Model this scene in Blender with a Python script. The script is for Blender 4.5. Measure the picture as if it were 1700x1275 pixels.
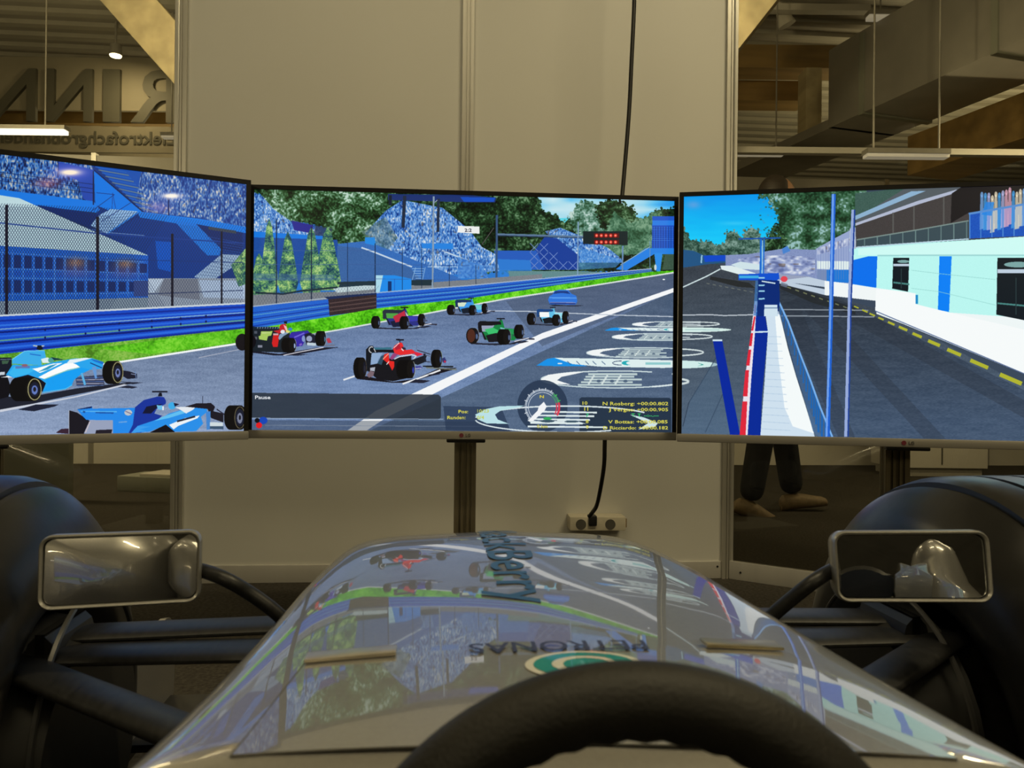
import bpy, bmesh, math, random
import numpy as np
from mathutils import Vector, Matrix
random.seed(7)
S = bpy.context.scene; COL = S.collection
for _o in list(bpy.data.objects): bpy.data.objects.remove(_o)

# ---------------------------------------------------------------- camera, world, lights, exposure
FPX = 1300.; YAW = math.radians(4.7); ROLL = math.radians(.6); CAMH = .725     # measured from the photograph (1700 x 1275)
cam_d = bpy.data.cameras.new('camera'); cam = bpy.data.objects.new('camera', cam_d); COL.objects.link(cam)
cam_d.sensor_width = 36.; cam_d.lens = 36.*FPX/1700.; cam_d.clip_start = .02; cam_d.clip_end = 60.
cam.matrix_world = Matrix.Translation((0, 0, CAMH)) @ Matrix.Rotation(-YAW, 4, 'Z') @ Matrix.Rotation(math.pi/2, 4, 'X') @ Matrix.Rotation(ROLL, 4, 'Z')
cam_d.dof.use_dof = True; cam_d.dof.focus_distance = 2.1; cam_d.dof.aperture_fstop = 13.
S.camera = cam
S.view_settings.view_transform = 'Standard'; S.view_settings.look = 'None'; S.view_settings.exposure = 0.; S.view_settings.gamma = 1.
S.view_settings.use_curve_mapping = False
world = bpy.data.worlds.new('world'); S.world = world; world.use_nodes = True
world.node_tree.nodes['Background'].inputs[0].default_value = (.9, .8, .6, 1); world.node_tree.nodes['Background'].inputs[1].default_value = .05
WARM = (1., .83, .48)
def area_light(name, loc, sx, sy, watt, target=None, col=WARM):
    d = bpy.data.lights.new(name, 'AREA'); d.shape = 'RECTANGLE'; d.size = sx; d.size_y = sy; d.energy = watt; d.color = col
    o = bpy.data.objects.new(name, d); COL.objects.link(o); o.location = loc
    if target is not None: o.rotation_euler = (Vector(target)-Vector(loc)).to_track_quat('-Z', 'Y').to_euler()
    return o
# light of the tube fittings hanging over the stand (the fittings themselves are built further down)
TUBES = [(1.75, .40, 4.06), (-.75, .35, 4.06), (.2, -2.2, 4.06)]
for i, (x, y, z) in enumerate(TUBES):
    area_light('tube_light', (x, y, z-.05), 1.45, .16, (62, 22, 9)[i])
    area_light('tube_ceiling_fill', (x, y, z+.09), 1.45, .16, 3., (x, y, z+1))  # upward fill added above the housings to brighten the ceiling

# ---------------------------------------------------------------- helpers
def unroll(px, py):
    x, y = px-850., py-637.5
    return x*math.cos(ROLL)+y*math.sin(ROLL), -x*math.sin(ROLL)+y*math.cos(ROLL)
def ray(px, py):
    x, y = unroll(px, py); xc = x/FPX
    return Vector((xc*math.cos(YAW)+math.sin(YAW), -xc*math.sin(YAW)+math.cos(YAW), -y/FPX))
def at(px, py, d):
    """point of the place measured at a pixel of the photograph, d metres into the room"""
    return Vector((0, 0, CAMH))+d*ray(px, py)
def at_y(px, py, y):
    r = ray(px, py); return Vector((0, 0, CAMH))+r*(y/r.y)
def link(o, parent=None, **props):
    COL.objects.link(o)
    if parent is not None: o.parent = parent
    for k, v in props.items(): o[k] = v
    return o
def thing(name, label, cat, loc=(0, 0, 0), rz=0., group=None, kind=None):
    o = bpy.data.objects.new(name, None); o.empty_display_size = .1; o.location = loc; o.rotation_euler = (0, 0, rz); link(o)
    if label: o['label'] = label
    if cat: o['category'] = cat
    if group: o['group'] = group
    if kind: o['kind'] = kind
    return o
class MB:
    """collects boxes, tubes, lathes, lofts and builds them as one mesh object"""
    def __init__(s): s.v, s.f = [], []
    def add(s, verts, faces):
        n = len(s.v); s.v += [tuple(p) for p in verts]; s.f += [tuple(i+n for i in q) for q in faces]; return s
    def box(s, c, size, rot=None):
        hx, hy, hz = [q/2 for q in size]; c = Vector(c)
        vs = [Vector((x, y, z)) for x in (-hx, hx) for y in (-hy, hy) for z in (-hz, hz)]
        if rot is not None: vs = [rot @ q for q in vs]
        return s.add([c+q for q in vs], [(0, 1, 3, 2), (4, 6, 7, 5), (0, 4, 5, 1), (2, 3, 7, 6), (0, 2, 6, 4), (1, 5, 7, 3)])
    def span(s, a, b): return s.box([(a[i]+b[i])/2 for i in range(3)], [abs(b[i]-a[i]) for i in range(3)])
    def rbox(s, c, size, r, seg=3, rot=None):
        """box with rounded vertical edges in its local XZ outline, extruded along Y"""
        hx, hy, hz = [q/2 for q in size]; out = []
        for k, (sx, sz) in enumerate(((1, 1), (-1, 1), (-1, -1), (1, -1))):
            for j in range(seg+1):
                a = math.pi/2*(k+j/seg); out.append((sx*(hx-r)+r*math.cos(a), sz*(hz-r)+r*math.sin(a)))
        return s.prism(out, -hy, hy, c, rot)
    def prism(s, outline, y0, y1, c=(0, 0, 0), rot=None):
        n = len(outline); c = Vector(c)
        vs = [Vector((x, y, z)) for y in (y0, y1) for x, z in outline]
        if rot is not None: vs = [rot @ q for q in vs]
        return s.add([c+q for q in vs], [tuple(range(n)), tuple(range(2*n-1, n-1, -1))]+[(i, i+n, (i+1) % n+n, (i+1) % n) for i in range(n)])
    def beam(s, a, b, w, h, up=(0, 0, 1)):
        a, b = Vector(a), Vector(b); d = (b-a).normalized(); x = d.cross(Vector(up)).normalized(); z = x.cross(d)
        R = Matrix((x, d, z)).transposed()
        return s.box((a+b)/2, (w, (b-a).length, h), R)
    def tube(s, pts, r, n=12, caps=True, flat=1., up=None):
        pts = [Vector(p) for p in pts]; m = len(pts); rr = r if isinstance(r, (list, tuple)) else [r]*m
        vs = []; prev = None
        for i, p in enumerate(pts):
            t = (pts[min(i+1, m-1)]-pts[max(i-1, 0)]).normalized()
            if prev is None:
                u = Vector(up) if up is not None else (Vector((0, 0, 1)) if abs(t.z) < .9 else Vector((1, 0, 0)))
            else: u = prev
            x = t.cross(u).normalized(); z = x.cross(t).normalized(); prev = z
            for k in range(n):
                a = 2*math.pi*k/n; vs.append(p+x*math.cos(a)*rr[i]+z*math.sin(a)*rr[i]*flat)
        fs = [(i*n+k, i*n+(k+1) % n, (i+1)*n+(k+1) % n, (i+1)*n+k) for i in range(m-1) for k in range(n)]
        if caps: fs += [tuple(range(n-1, -1, -1)), tuple(range((m-1)*n, m*n))]
        return s.add(vs, fs)
    def lathe(s, prof, n=48, axis='X', M=None):
        """prof: (along, radius); spun about X"""
        vs = []
        for a, r in prof:
            for k in range(n):
                t = 2*math.pi*k/n; p = Vector((a, r*math.sin(t), r*math.cos(t)))
                vs.append(M @ p if M is not None else p)
        m = len(prof)
        return s.add(vs, [(i*n+k, (i+1)*n+k, (i+1)*n+(k+1) % n, i*n+(k+1) % n) for i in range(m-1) for k in range(n)])
    def grid(s, rows):
        n = len(rows[0]); vs = [p for r in rows for p in r]
        return s.add(vs, [(i*n+k, i*n+k+1, (i+1)*n+k+1, (i+1)*n+k) for i in range(len(rows)-1) for k in range(n-1)])
    def build(s, name, mat, parent=None, smooth=False, bevel=0., sharp=35, **props):
        me = bpy.data.meshes.new(name); me.from_pydata(s.v, [], s.f)
        bm = bmesh.new(); bm.from_mesh(me); bmesh.ops.recalc_face_normals(bm, faces=bm.faces)
        if bevel:
            es = [e for e in bm.edges if len(e.link_faces) == 2 and e.calc_face_angle(0) > .6]
            bmesh.ops.bevel(bm, geom=es, offset=bevel, segments=2, affect='EDGES', profile=.6)
        if smooth or bevel:
            for f in bm.faces: f.smooth = True
            for e in bm.edges:
                if len(e.link_faces) == 2 and e.calc_face_angle(0) > math.radians(sharp): e.smooth = False
        bm.to_mesh(me); bm.free()
        o = bpy.data.objects.new(name, me); me.materials.append(mat)
        return link(o, parent, **props)
def rpt(o, parent, mat4=None, **props):
    """another object on the same mesh"""
    c = o.copy(); COL.objects.link(c); c.parent = parent
    if mat4 is not None: c.matrix_local = mat4
    for k, v in props.items(): c[k] = v
    return c
# ---------------------------------------------------------------- materials (all procedural)
def mat(name, col, rough=.5, metal=0., coat=0., coat_rough=.03, grain=0., gscale=40., bump=0., bscale=80., emit=None, estr=0., spec=.5, stretch=None, aniso=0.):
    m = bpy.data.materials.new(name); m.use_nodes = True; nt = m.node_tree; b = nt.nodes['Principled BSDF']
    b.inputs['Base Color'].default_value = (*col, 1); b.inputs['Roughness'].default_value = rough; b.inputs['Metallic'].default_value = metal
    b.inputs['Coat Weight'].default_value = coat; b.inputs['Coat Roughness'].default_value = coat_rough; b.inputs['Specular IOR Level'].default_value = spec
    if emit: b.inputs['Emission Color'].default_value = (*emit, 1); b.inputs['Emission Strength'].default_value = estr
    if grain or bump:
        tc = nt.nodes.new('ShaderNodeTexCoord'); src = tc.outputs['Object']
        if stretch:
            mp = nt.nodes.new('ShaderNodeMapping'); mp.inputs['Scale'].default_value = stretch; nt.links.new(src, mp.inputs[0]); src = mp.outputs[0]
    if grain:
        n = nt.nodes.new('ShaderNodeTexNoise'); n.inputs['Scale'].default_value = gscale; n.inputs['Detail'].default_value = 5; nt.links.new(src, n.inputs['Vector'])
        r = nt.nodes.new('ShaderNodeValToRGB'); lo = [max(c*(1-grain), 0) for c in col]; hi = [min(c*(1+grain), 1) for c in col]
        r.color_ramp.elements[0].position = .3; r.color_ramp.elements[1].position = .7
        r.color_ramp.elements[0].color = (*lo, 1); r.color_ramp.elements[1].color = (*hi, 1)
        nt.links.new(n.outputs['Fac'], r.inputs[0]); nt.links.new(r.outputs[0], b.inputs['Base Color'])
    if bump:
        n2 = nt.nodes.new('ShaderNodeTexNoise'); n2.inputs['Scale'].default_value = bscale; n2.inputs['Detail'].default_value = 3; nt.links.new(src, n2.inputs['Vector'])
        bp = nt.nodes.new('ShaderNodeBump'); bp.inputs['Strength'].default_value = bump; bp.inputs['Distance'].default_value = .002
        nt.links.new(n2.outputs['Fac'], bp.inputs['Height']); nt.links.new(bp.outputs[0], b.inputs['Normal'])
    return m
M = {}
M['panel'] = mat('wall_panel_white', (.70, .69, .64), .45, grain=.03, gscale=1.6, bump=.03, bscale=300)
M['rail'] = mat('rail_aluminium', (.66, .64, .60), .38, .35, grain=.04, gscale=20, stretch=(1, 1, .05))
M['post'] = mat('post_aluminium', (.58, .56, .50), .34, .55, grain=.06, gscale=30, stretch=(1, 1, .03))
M['pole'] = mat('stand_pole_bronze', (.15, .125, .075), .4, .6, grain=.15, gscale=30, stretch=(1, 1, .03))
M['carpet'] = mat('carpet_charcoal', (.062, .056, .047), .95, grain=.35, gscale=90, bump=.5, bscale=400, spec=.1)
M['ceiling'] = mat('ceiling_sheet', (.36, .34, .29), .6, grain=.08, gscale=3)
M['rib'] = mat('ceiling_rib', (.46, .44, .37), .55, grain=.06, gscale=4)
M['hallwall'] = mat('hall_wall_paint', (.34, .31, .24), .8, grain=.06, gscale=2)
M['timber'] = mat('timber_glulam', (.80, .68, .42), .6, grain=.22, gscale=9, stretch=(1, .12, 1))
M['timber_dark'] = mat('timber_stained', (.40, .26, .09), .6, grain=.25, gscale=8, stretch=(.12, 1, 1))
M['duct'] = mat('duct_galvanised', (.40, .38, .34), .5, .3, grain=.1, gscale=4)
M['duct_side'] = mat('duct_painted', (.30, .31, .25), .6, grain=.1, gscale=4)
M['front_dark'] = mat('front_wall_darkened', (.035, .033, .028), .9, grain=.2, gscale=6)  # no curtain: wall behind the car, darkened in colour to look unlit in the mirrors
M['white'] = mat('white_laminate', (.70, .67, .60), .5, grain=.03, gscale=3)
M['greyboard'] = mat('grey_green_board', (.30, .31, .26), .6, grain=.06, gscale=3)
M['lamp'] = mat('lamp_diffuser', (.9, .86, .75), .4, emit=(1., .92, .74), estr=3.2)
M['lampdim'] = mat('lamp_diffuser_far', (.9, .86, .75), .4, emit=(1., .9, .72), estr=.28)
M['fitting'] = mat('lamp_fitting_grey', (.42, .40, .35), .5, .2, grain=.05)
M['sign'] = mat('sign_fascia', (.34, .31, .23), .7, grain=.06, gscale=3)
M['signletter'] = mat('sign_letter_grey', (.13, .125, .095), .6, grain=.05)
M['silver'] = mat('paint_silver', (.34, .33, .305), .34, .45, 1., .025, grain=.05, gscale=300)
M['silver'].node_tree.nodes['Principled BSDF'].inputs['Coat IOR'].default_value = 1.95
M['seam'] = mat('panel_gap', (.09, .085, .07), .7, grain=.1)
M['hinge'] = mat('hinge_brass', (.42, .36, .22), .3, .75, grain=.1, gscale=60)
M['steel'] = mat('hinge_steel', (.66, .60, .48), .3, .8, grain=.1, gscale=60)
M['carbon'] = mat('carbon_black', (.012, .012, .0125), .45, 0, .08, .3, grain=.5, gscale=160, stretch=(1, .25, 1))
M['black'] = mat('plastic_black', (.012, .012, .012), .42, grain=.2, gscale=60)
M['rubber'] = mat('tyre_rubber', (.014, .0133, .012), .31, grain=.3, gscale=18, bump=.12, bscale=40)
M['groove'] = mat('tyre_groove', (.006, .006, .006), .8, grain=.2)
M['rimring'] = mat('rim_edge_grey', (.12, .12, .12), .35, .6, grain=.1)
M['rim'] = mat('rim_dark', (.03, .03, .032), .4, .4, grain=.2)
M['tyremark'] = mat('tyre_mark_orange', (.20, .095, .03), .6, grain=.3, gscale=30)
M['leather'] = mat('leather_black', (.009, .008, .006), .6, grain=.2, gscale=60, bump=.25, bscale=500)
M['mirror'] = mat('mirror_glass', (.80, .80, .78), .015, 1., grain=.01, gscale=4)
M['mirrorshell'] = mat('mirror_shell_silver', (.40, .39, .36), .35, .6, .6, .05, grain=.05, gscale=200)
M['bezel'] = mat('bezel_black', (.008, .007, .006), .4, grain=.2, spec=.25)
M['chin'] = mat('bezel_silver', (.36, .34, .30), .42, .5, grain=.05, gscale=50, stretch=(.05, 1, 1))
M['tvback'] = mat('tv_back_black', (.02, .02, .02), .5, grain=.2)
M['logo_red'] = mat('logo_red', (.15, .02, .035), .4, grain=.05); M['logo_grey'] = mat('logo_grey', (.07, .065, .06), .4, grain=.05)
M['cable'] = mat('cable_black', (.012, .011, .010), .45, grain=.2)
M['socket'] = mat('socket_cream', (.62, .57, .45), .45, grain=.05); M['plugbrown'] = mat('socket_end_brown', (.26, .18, .09), .5, grain=.1)
M['navy'] = mat('lettering_navy', (.035, .04, .10), .35, spec=.3, grain=.05); M['blue'] = mat('lettering_blue', (.02, .09, .22), .3, spec=.35, grain=.05)
M['teal'] = mat('emblem_teal', (.0, .27, .26), .4, coat=.8, grain=.05); M['ivory'] = mat('emblem_white', (.72, .70, .62), .4, coat=.8, grain=.04)
M['trouser'] = mat('cloth_navy', (.020, .022, .028), .85, grain=.25, gscale=30); M['shirt'] = mat('cloth_grey', (.10, .10, .11), .85, grain=.2, gscale=30)
M['skin'] = mat('skin', (.42, .22, .12), .55, grain=.08, gscale=20); M['hair'] = mat('hair_dark', (.03, .022, .016), .6, grain=.3, gscale=80, stretch=(1, 1, .2)); M['shoe'] = mat('shoe_tan', (.26, .19, .11), .6, grain=.2, gscale=40)
def glass_mat():
    m = bpy.data.materials.new('window_glass'); m.use_nodes = True; nt = m.node_tree; nt.nodes.clear()
    o = nt.nodes.new('ShaderNodeOutputMaterial'); mx = nt.nodes.new('ShaderNodeMixShader'); t = nt.nodes.new('ShaderNodeBsdfTransparent'); g = nt.nodes.new('ShaderNodeBsdfGlossy'); fr = nt.nodes.new('ShaderNodeFresnel')
    t.inputs[0].default_value = (.80, .79, .74, 1); g.inputs['Roughness'].default_value = .01; fr.inputs[0].default_value = 1.5
    nt.links.new(fr.outputs[0], mx.inputs[0]); nt.links.new(t.outputs[0], mx.inputs[1]); nt.links.new(g.outputs[0], mx.inputs[2]); nt.links.new(mx.outputs[0], o.inputs[0])
    return m
M['glass'] = glass_mat()
def screen_mat(name, img, strength=1.):
    m = bpy.data.materials.new(name); m.use_nodes = True; nt = m.node_tree; b = nt.nodes['Principled BSDF']
    b.inputs['Base Color'].default_value = (.004, .004, .004, 1); b.inputs['Roughness'].default_value = .3; b.inputs['Specular IOR Level'].default_value = .25
    tx = nt.nodes.new('ShaderNodeTexImage'); tx.image = img; tx.interpolation = 'Linear'; tx.extension = 'EXTEND'
    nt.links.new(tx.outputs[0], b.inputs['Emission Color']); b.inputs['Emission Strength'].default_value = strength
    return m
# ---------------------------------------------------------------- the setting: floor, stand walls, window walls, hall behind
WY = 2.89                                              # face of the stand's back wall
fl = MB().span((-9, -4.6, -.05), (11, 15, 0)).build('floor', M['carpet'], kind='structure')
PX = (-.957, .063, 1.057); WTOP = 2.62
def post_mb(x, y, rz=0., h=WTOP, w=.042):
    """grooved exhibition post: square core with paired ribs on every face"""
    R = Matrix.Rotation(rz, 3, 'Z'); b = MB()
    b.box((x, y, h/2), (w*.62, w*.62, h), R)
    for k in range(4):
        Rk = Matrix.Rotation(rz+k*math.pi/2, 3, 'Z')
        for off, wd, out in ((-.36, .26, .5), (.0, .14, .44), (.36, .26, .5)):
            p = Rk @ Vector((off*w, -(out*w-.0045), 0)); b.box((x+p.x, y+p.y, h/2), (wd*w, .009, h), Rk)
    return b
wall = thing('wall_back', None, None, (0, WY, 0), kind='structure')
loc0 = Matrix.Translation((0, -WY, 0))
def W(o): o.matrix_parent_inverse = loc0; return o
for a, b in zip(PX[:-1], PX[1:]):
    W(MB().span((a+.016, WY-.004, .062), (b-.016, WY+.004, WTOP-.06)).build('panel', M['panel'], wall))
    W(MB().span((a+.016, WY-.011, .0), (b-.016, WY+.011, .064)).build('bottom_rail', M['rail'], wall, bevel=.002))
    W(MB().span((a+.016, WY-.011, WTOP-.062), (b-.016, WY+.011, WTOP)).build('top_rail', M['rail'], wall, bevel=.002))
for x in PX: W(post_mb(x, WY).build('post', M['post'], wall))
for x in (PX[2]-.036, PX[2]+.04): W(MB().tube([(x, WY-.013, .045), (x, WY-.009, .045)], .004, 8).build('bolt', M['black'], wall))
# glazed wings either side, turned towards the driver
def window_wall(n, x0, ang, side, L=.985):
    t = thing('window_%d' % n, None, None, (x0, WY, 0), kind='structure')
    t.rotation_euler = (0, 0, -ang if side > 0 else math.pi+ang)
    MB().span((.018, -.004, .066), (L-.018, .004, WTOP-.06)).build('pane', M['glass'], t)
    MB().span((.016, -.011, .0), (L-.016, .011, .068)).build('bottom_rail', M['rail'], t, bevel=.002)
    MB().span((.016, -.011, WTOP-.062), (L-.016, .011, WTOP)).build('top_rail', M['rail'], t, bevel=.002)
    for x in (.019, L-.019): MB().span((x-.004, -.009, .066), (x+.004, .009, WTOP-.06)).build('glazing_bead', M['post'], t)
    post_mb(L, 0).build('post', M['post'], t)
    MB().tube([(.06, -.013*1, .03), (.06, .013, .03)], .004, 8).build('bolt', M['black'], t)
    return t
win_r = window_wall(2, PX[2], math.radians(38), 1)
win_l = window_wall(1, PX[0], math.radians(38), -1)

# hall behind the glass
CZ = 4.2
ceil = MB().span((-9, -4.6, CZ), (11, 15, CZ+.08)).build('ceiling', M['ceiling'], kind='structure')
rb = MB().box((0, 0, 0), (19.6, .09, .045)).build('rib', M['rib'], ceil); rb.location = (1, 5.0, CZ-.02)
for i in range(1, 34): rpt(rb, ceil, Matrix.Translation((1, 5.0+i*.27, CZ-.02)))
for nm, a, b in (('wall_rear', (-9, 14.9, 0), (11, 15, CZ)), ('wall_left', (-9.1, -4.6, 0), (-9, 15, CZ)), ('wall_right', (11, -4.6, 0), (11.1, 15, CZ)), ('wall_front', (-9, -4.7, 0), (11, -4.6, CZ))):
    MB().span(a, b).build(nm, M['front_dark'] if nm == 'wall_front' else M['hallwall'], kind='structure')
# white partition of the next stand, in one metre panels
part = thing('wall_partition', None, None, (0, 7.05, 0), kind='structure')
for i in range(-7, 8):
    MB().span((i*1.02+.02, -.02, .0), ((i+1)*1.02-.02, .02, 2.66)).build('panel', M['white'], part)
    MB().span((i*1.02-.02, -.03, 0), (i*1.02+.02, .03, 2.68)).build('post', M['post'], part)
    MB().span((i*1.02+.02, -.026, .22), ((i+1)*1.02-.02, -.018, .235)).build('rail', M['post'], part)
# timber braces of the roof trusses
def brace(name, p0, p1, w, h, label):
    o = MB().beam(p0, p1, w, h).build(name, M['timber'], bevel=.006, kind='structure'); return o
b1 = brace('trim_1', at(150, -75, 4.6), at(482, 300, 4.6), .42, .24, '')
b2 = brace('trim_2', at(1318, -75, 4.6), at(1074, 235, 4.6), .42, .19, '')
# beams
def beam_box(name, px0, py0, px1, py1, d, thick, m, bevel=.0, **k):
    a, b = at(px0, py0, d), at(px1, py1, d)
    c = (a+b)/2; R = Matrix.Rotation(-YAW, 3, 'Z')
    w = abs(px1-px0)/FPX*d; h = abs(py1-py0)/FPX*d
    return MB().box(c+R @ Vector((0, thick/2, 0)), (w, thick, h), R).build(name, m, bevel=bevel, **k)
beam_box('trim_3', 1100, 74, 1462, 112, 7.4, .3, M['timber_dark'], kind='structure')
beam_box('trim_4', 1100, 133, 1340, 166, 7.9, .3, M['timber_dark'], kind='structure')
beam_box('trim_5', -420, 181, 380, 203, 8.3, .3, M['timber_dark'], kind='structure')
beam_box('trim_6', 1338, 112, 1364, 236, 7.0, .2, M['timber'], kind='structure')
beam_box('trim_7', -420, 206, 380, 232, 8.5, .3, M['white'], kind='structure')
beam_box('trim_8', -420, 240, 380, 266, 8.8, .3, M['hallwall'], kind='structure')
# ventilation duct running away over the hall
DD = Vector((-.308, 1, 0)); R_ = Matrix.Rotation(-YAW, 3, 'Z'); dd = (R_ @ DD).normalized()
def strip_box(name, px, py, d, length, w, h, m, label, cat):
    p = at(px, py, d)                                  # lower left edge at distance d
    x = Vector((dd.y, -dd.x, 0))
    c = p+dd*(length/2-1.2)+x*(w/2)+Vector((0, 0, h/2))
    return MB().box(c, (w, length, h), Matrix((x, dd, Vector((0, 0, 1)))).transposed()).build(name, m, bevel=.01, label=label, category=cat)
dk = strip_box('ventilation_duct', 1540, 138, 5.6, 2.25, .66, .66, M['duct'], 'long grey sheet metal ventilation duct under the hall ceiling', 'duct')
for i in range(2):
    p = at(1540, 138, 5.6)+dd*(-.55+i*1.2); x = Vector((dd.y, -dd.x, 0))
    o = MB().box(p+x*.33+Vector((0, 0, .31)), (.69, .05, .65), Matrix((x, dd, Vector((0, 0, 1)))).transposed()).build('flange', M['duct_side'], dk)
MB().box(at(1540, 138, 5.6)+dd*1.9+Vector((dd.y, -dd.x, 0))*.33+Vector((0, 0, .04)), (.64, 1.8, .08), Matrix((Vector((dd.y, -dd.x, 0)), dd, Vector((0, 0, 1)))).transposed()).build('tray', M['duct'], dk)
wb = strip_box('timber_girder', 1722, 222, 5.6, 2.4, .5, .34, M['timber_dark'], 'dark brown timber girder beside the grey ventilation duct', 'beam')
# lamps of the hall
def lamp_bar(px0, px1, py, d, h, m, label, thick=.07):
    t = thing('strip_lamp', label, 'lamp', at((px0+px1)/2, py, d), -YAW)
    w = (px1-px0)/FPX*d
    MB().box((0, 0, 0), (w, thick, h)).build('diffuser', m, t, bevel=.004)
    MB().box((0, 0, h/2+.015), (w*1.01, thick*1.25, .03)).build('housing', M['fitting'], t)
    for s in (-.4, .4): MB().tube([(w*s, 0, h/2+.02), (w*s, 0, CZ-at(px0, py, d).z)], .006, 6).build('hanger', M['fitting'], t)
    return t
lamp_bar(-240, 110, 218, 6.2, .03, M['lamp'], 'bright white strip lamp hanging in front of the mirrored sign')
lamp_bar(270, 420, 229, 7.4, .02, M['lampdim'], 'thin pale strip lamp hanging below the end of the mirrored sign')
lamp_bar(1440, 1655, 31, 6.1, .03, M['lampdim'], 'pale strip lamp hanging above the grey ventilation duct')
lamp_bar(1436, 1572, 260, 4.9, .022, M['lampdim'], 'short pale strip lamp hanging below the long pale rail')
lamp_bar(1180, 1300, 256, 5.9, .022, M['lampdim'], 'short pale strip lamp hanging over the walking person')
lr = beam_box('trim_9', 1120, 245, 1760, 255, 5.4, .06, M['white'], kind='structure')
lr2 = beam_box('trim_10', 1120, 5, 1446, 16, 6.4, .08, M['white'], kind='structure')
sp = thing('spot_lamp', 'round ceiling spot lamp glowing above the mirrored sign', 'lamp', at(192, 92, 7.6), -YAW)
MB().tube([(0, 0, .10), (0, 0, .0)], [.05, .06], 16).build('housing', M['fitting'], sp, smooth=True)
MB().tube([(0, 0, .004), (0, 0, -.012)], [.055, .05], 16).build('bulb', mat('spot_glow', (1, .9, .6), .4, emit=(1., .84, .5), estr=14., grain=.01), sp)
MB().tube([(0, 0, .10), (0, 0, CZ-at(192, 92, 7.6).z)], .012, 8).build('stem', M['fitting'], sp)
spl = area_light('spot_light', at(192, 96, 7.5), .14, .14, 9, at(192, 330, 7.9), (1., .8, .45))
cl = thing('cone_lamp', 'small white cone shaped lamp hanging beside the timber brace', 'lamp', at(1303, 30, 6.6), -YAW)
MB().tube([(-.06, 0, .12), (.02, 0, -.06)], [.03, .075], 14).build('shade', M['white'], cl, smooth=True)
MB().tube([(-.06, 0, .11), (-.06, 0, CZ-at(1303, 30, 6.6).z)], .008, 6).build('stem', M['fitting'], cl)
for nm, p, tgt in (('brace over the mirrored sign', (-1.15, 3.25, 2.5), at(300, 110, 4.6)), ('brace beside the cone lamp', (.85, 3.25, 2.5), at(1215, 60, 4.6))):  # made-up fixtures, hidden from view, added only to brighten the braces
    v = (tgt-Vector(p)).normalized(); f = thing('brace_fill', 'added fill lamp hidden behind the stand wall, brightening the timber '+nm, 'lamp', p)
    MB().tube([-v*.14, v*.0], [.04, .06], 14).build('housing', M['fitting'], f, smooth=True); MB().tube([v*.0, v*.006], [.055, .05], 14).build('lens', M['lamp'], f)
    MB().tube([-v*.1, Vector((0, WY-3.25+.015, -.02))], .012, 8).build('arm', M['fitting'], f); area_light('brace_fill_light', Vector(p)+v*.02, .12, .12, 19, tgt)
# the sign, read from behind so its letters stand mirrored
sg = thing('hanging_sign', 'pale fascia sign with large dark letters seen mirrored from behind', 'sign', at(120, 150, 8.0), -YAW)
kx = 8.0/FPX
MB().span((-560*kx, .05, -30*kx), (260*kx, .09, 58*kx)).build('fascia', M['sign'], sg)
MB().span((-560*kx, .05, -100*kx), (260*kx, .08, -56*kx)).build('fascia', M['sign'], sg)
def letters(txt, x_right, z_base, h, m, parent, name, width=None, y=.0, ext=.015):
    cu = bpy.data.curves.new(name, 'FONT'); cu.body = txt; cu.size = h/.7; cu.extrude = ext; cu.offset = h*.022; cu.resolution_u = 3
    ob = bpy.data.objects.new(name, cu); COL.objects.link(ob)
    me = bpy.data.meshes.new_from_object(ob.evaluated_get(bpy.context.evaluated_depsgraph_get())); bpy.data.objects.remove(ob)
    xs = [v.co.x for v in me.vertices]; k = 1. if width is None else width/(max(xs)-min(xs)); x0 = min(xs)
    for v in me.vertices: v.co = Vector((x_right-(v.co.x-x0)*k, y+v.co.z, z_base+v.co.y))
    me.flip_normals(); me.materials.clear(); me.materials.append(m)
    return link(bpy.data.objects.new(name, me), parent)
for ch, xr, w in (('R', 172, 76), ('I', 78, 28), ('N', 32, 78), ('N', -62, 82)):
    letters(ch, xr*kx, -49*kx, 86*kx, M['signletter'], sg, 'letter', w*kx, .03, .02)
letters('Elektrofachgroßhandel', 168*kx, -86*kx, 21*kx, M['signletter'], sg, 'lettering', 290*kx, .044, .004)
# things standing on the hall floor
gb = MB().box((0, 0, .58), (.62, .05, 1.16)).build('display_board', M['greyboard'], bevel=.004, label='grey green display board standing behind the glass', category='board')
gb.location = at(34, 700, 4.7).to_2d().to_3d(); gb.rotation_euler = (0, 0, -.1)
def counter(px0, px1, pyb, label):
    d = FPX*CAMH/(pyb-637.5); a, b = at(px0, pyb, d), at(px1, pyb, d)
    t = thing('counter', label, 'counter', ((a.x+b.x)/2, (a.y+b.y)/2, 0), -YAW); w = (b-a).length
    MB().span((-w/2, 0, .07), (w/2, .45, .98)).build('body', M['white'], t, bevel=.005); MB().span((-w/2+.03, .03, 0), (w/2-.03, .42, .075)).build('plinth', M['fitting'], t)
    MB().span((-w/2-.02, -.02, .98), (w/2+.02, .47, 1.01)).build('top', M['white'], t, bevel=.004); MB().span((-.005, -.006, .1), (.005, .001, .97)).build('door_gap', M['seam'], t)
    for s in (-.05, .05): MB().tube([(s, -.02, .62), (s, -.02, .74)], .006, 8).build('handle', M['steel'], t)
counter(1487, 1640, 784, 'white counter with two doors behind the glass beside the pole')
bx = thing('floor_box', 'low dark box with a pale lid on the carpet behind the glass', 'box', at(262, 818, 5.2).to_2d().to_3d(), -.3)
MB().span((-.2, -.14, 0), (.2, .14, .10)).build('body', M['greyboard'], bx, bevel=.006); MB().span((-.05, -.12, .10), (.2, .12, .118)).build('lid', M['white'], bx, bevel=.004)
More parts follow.
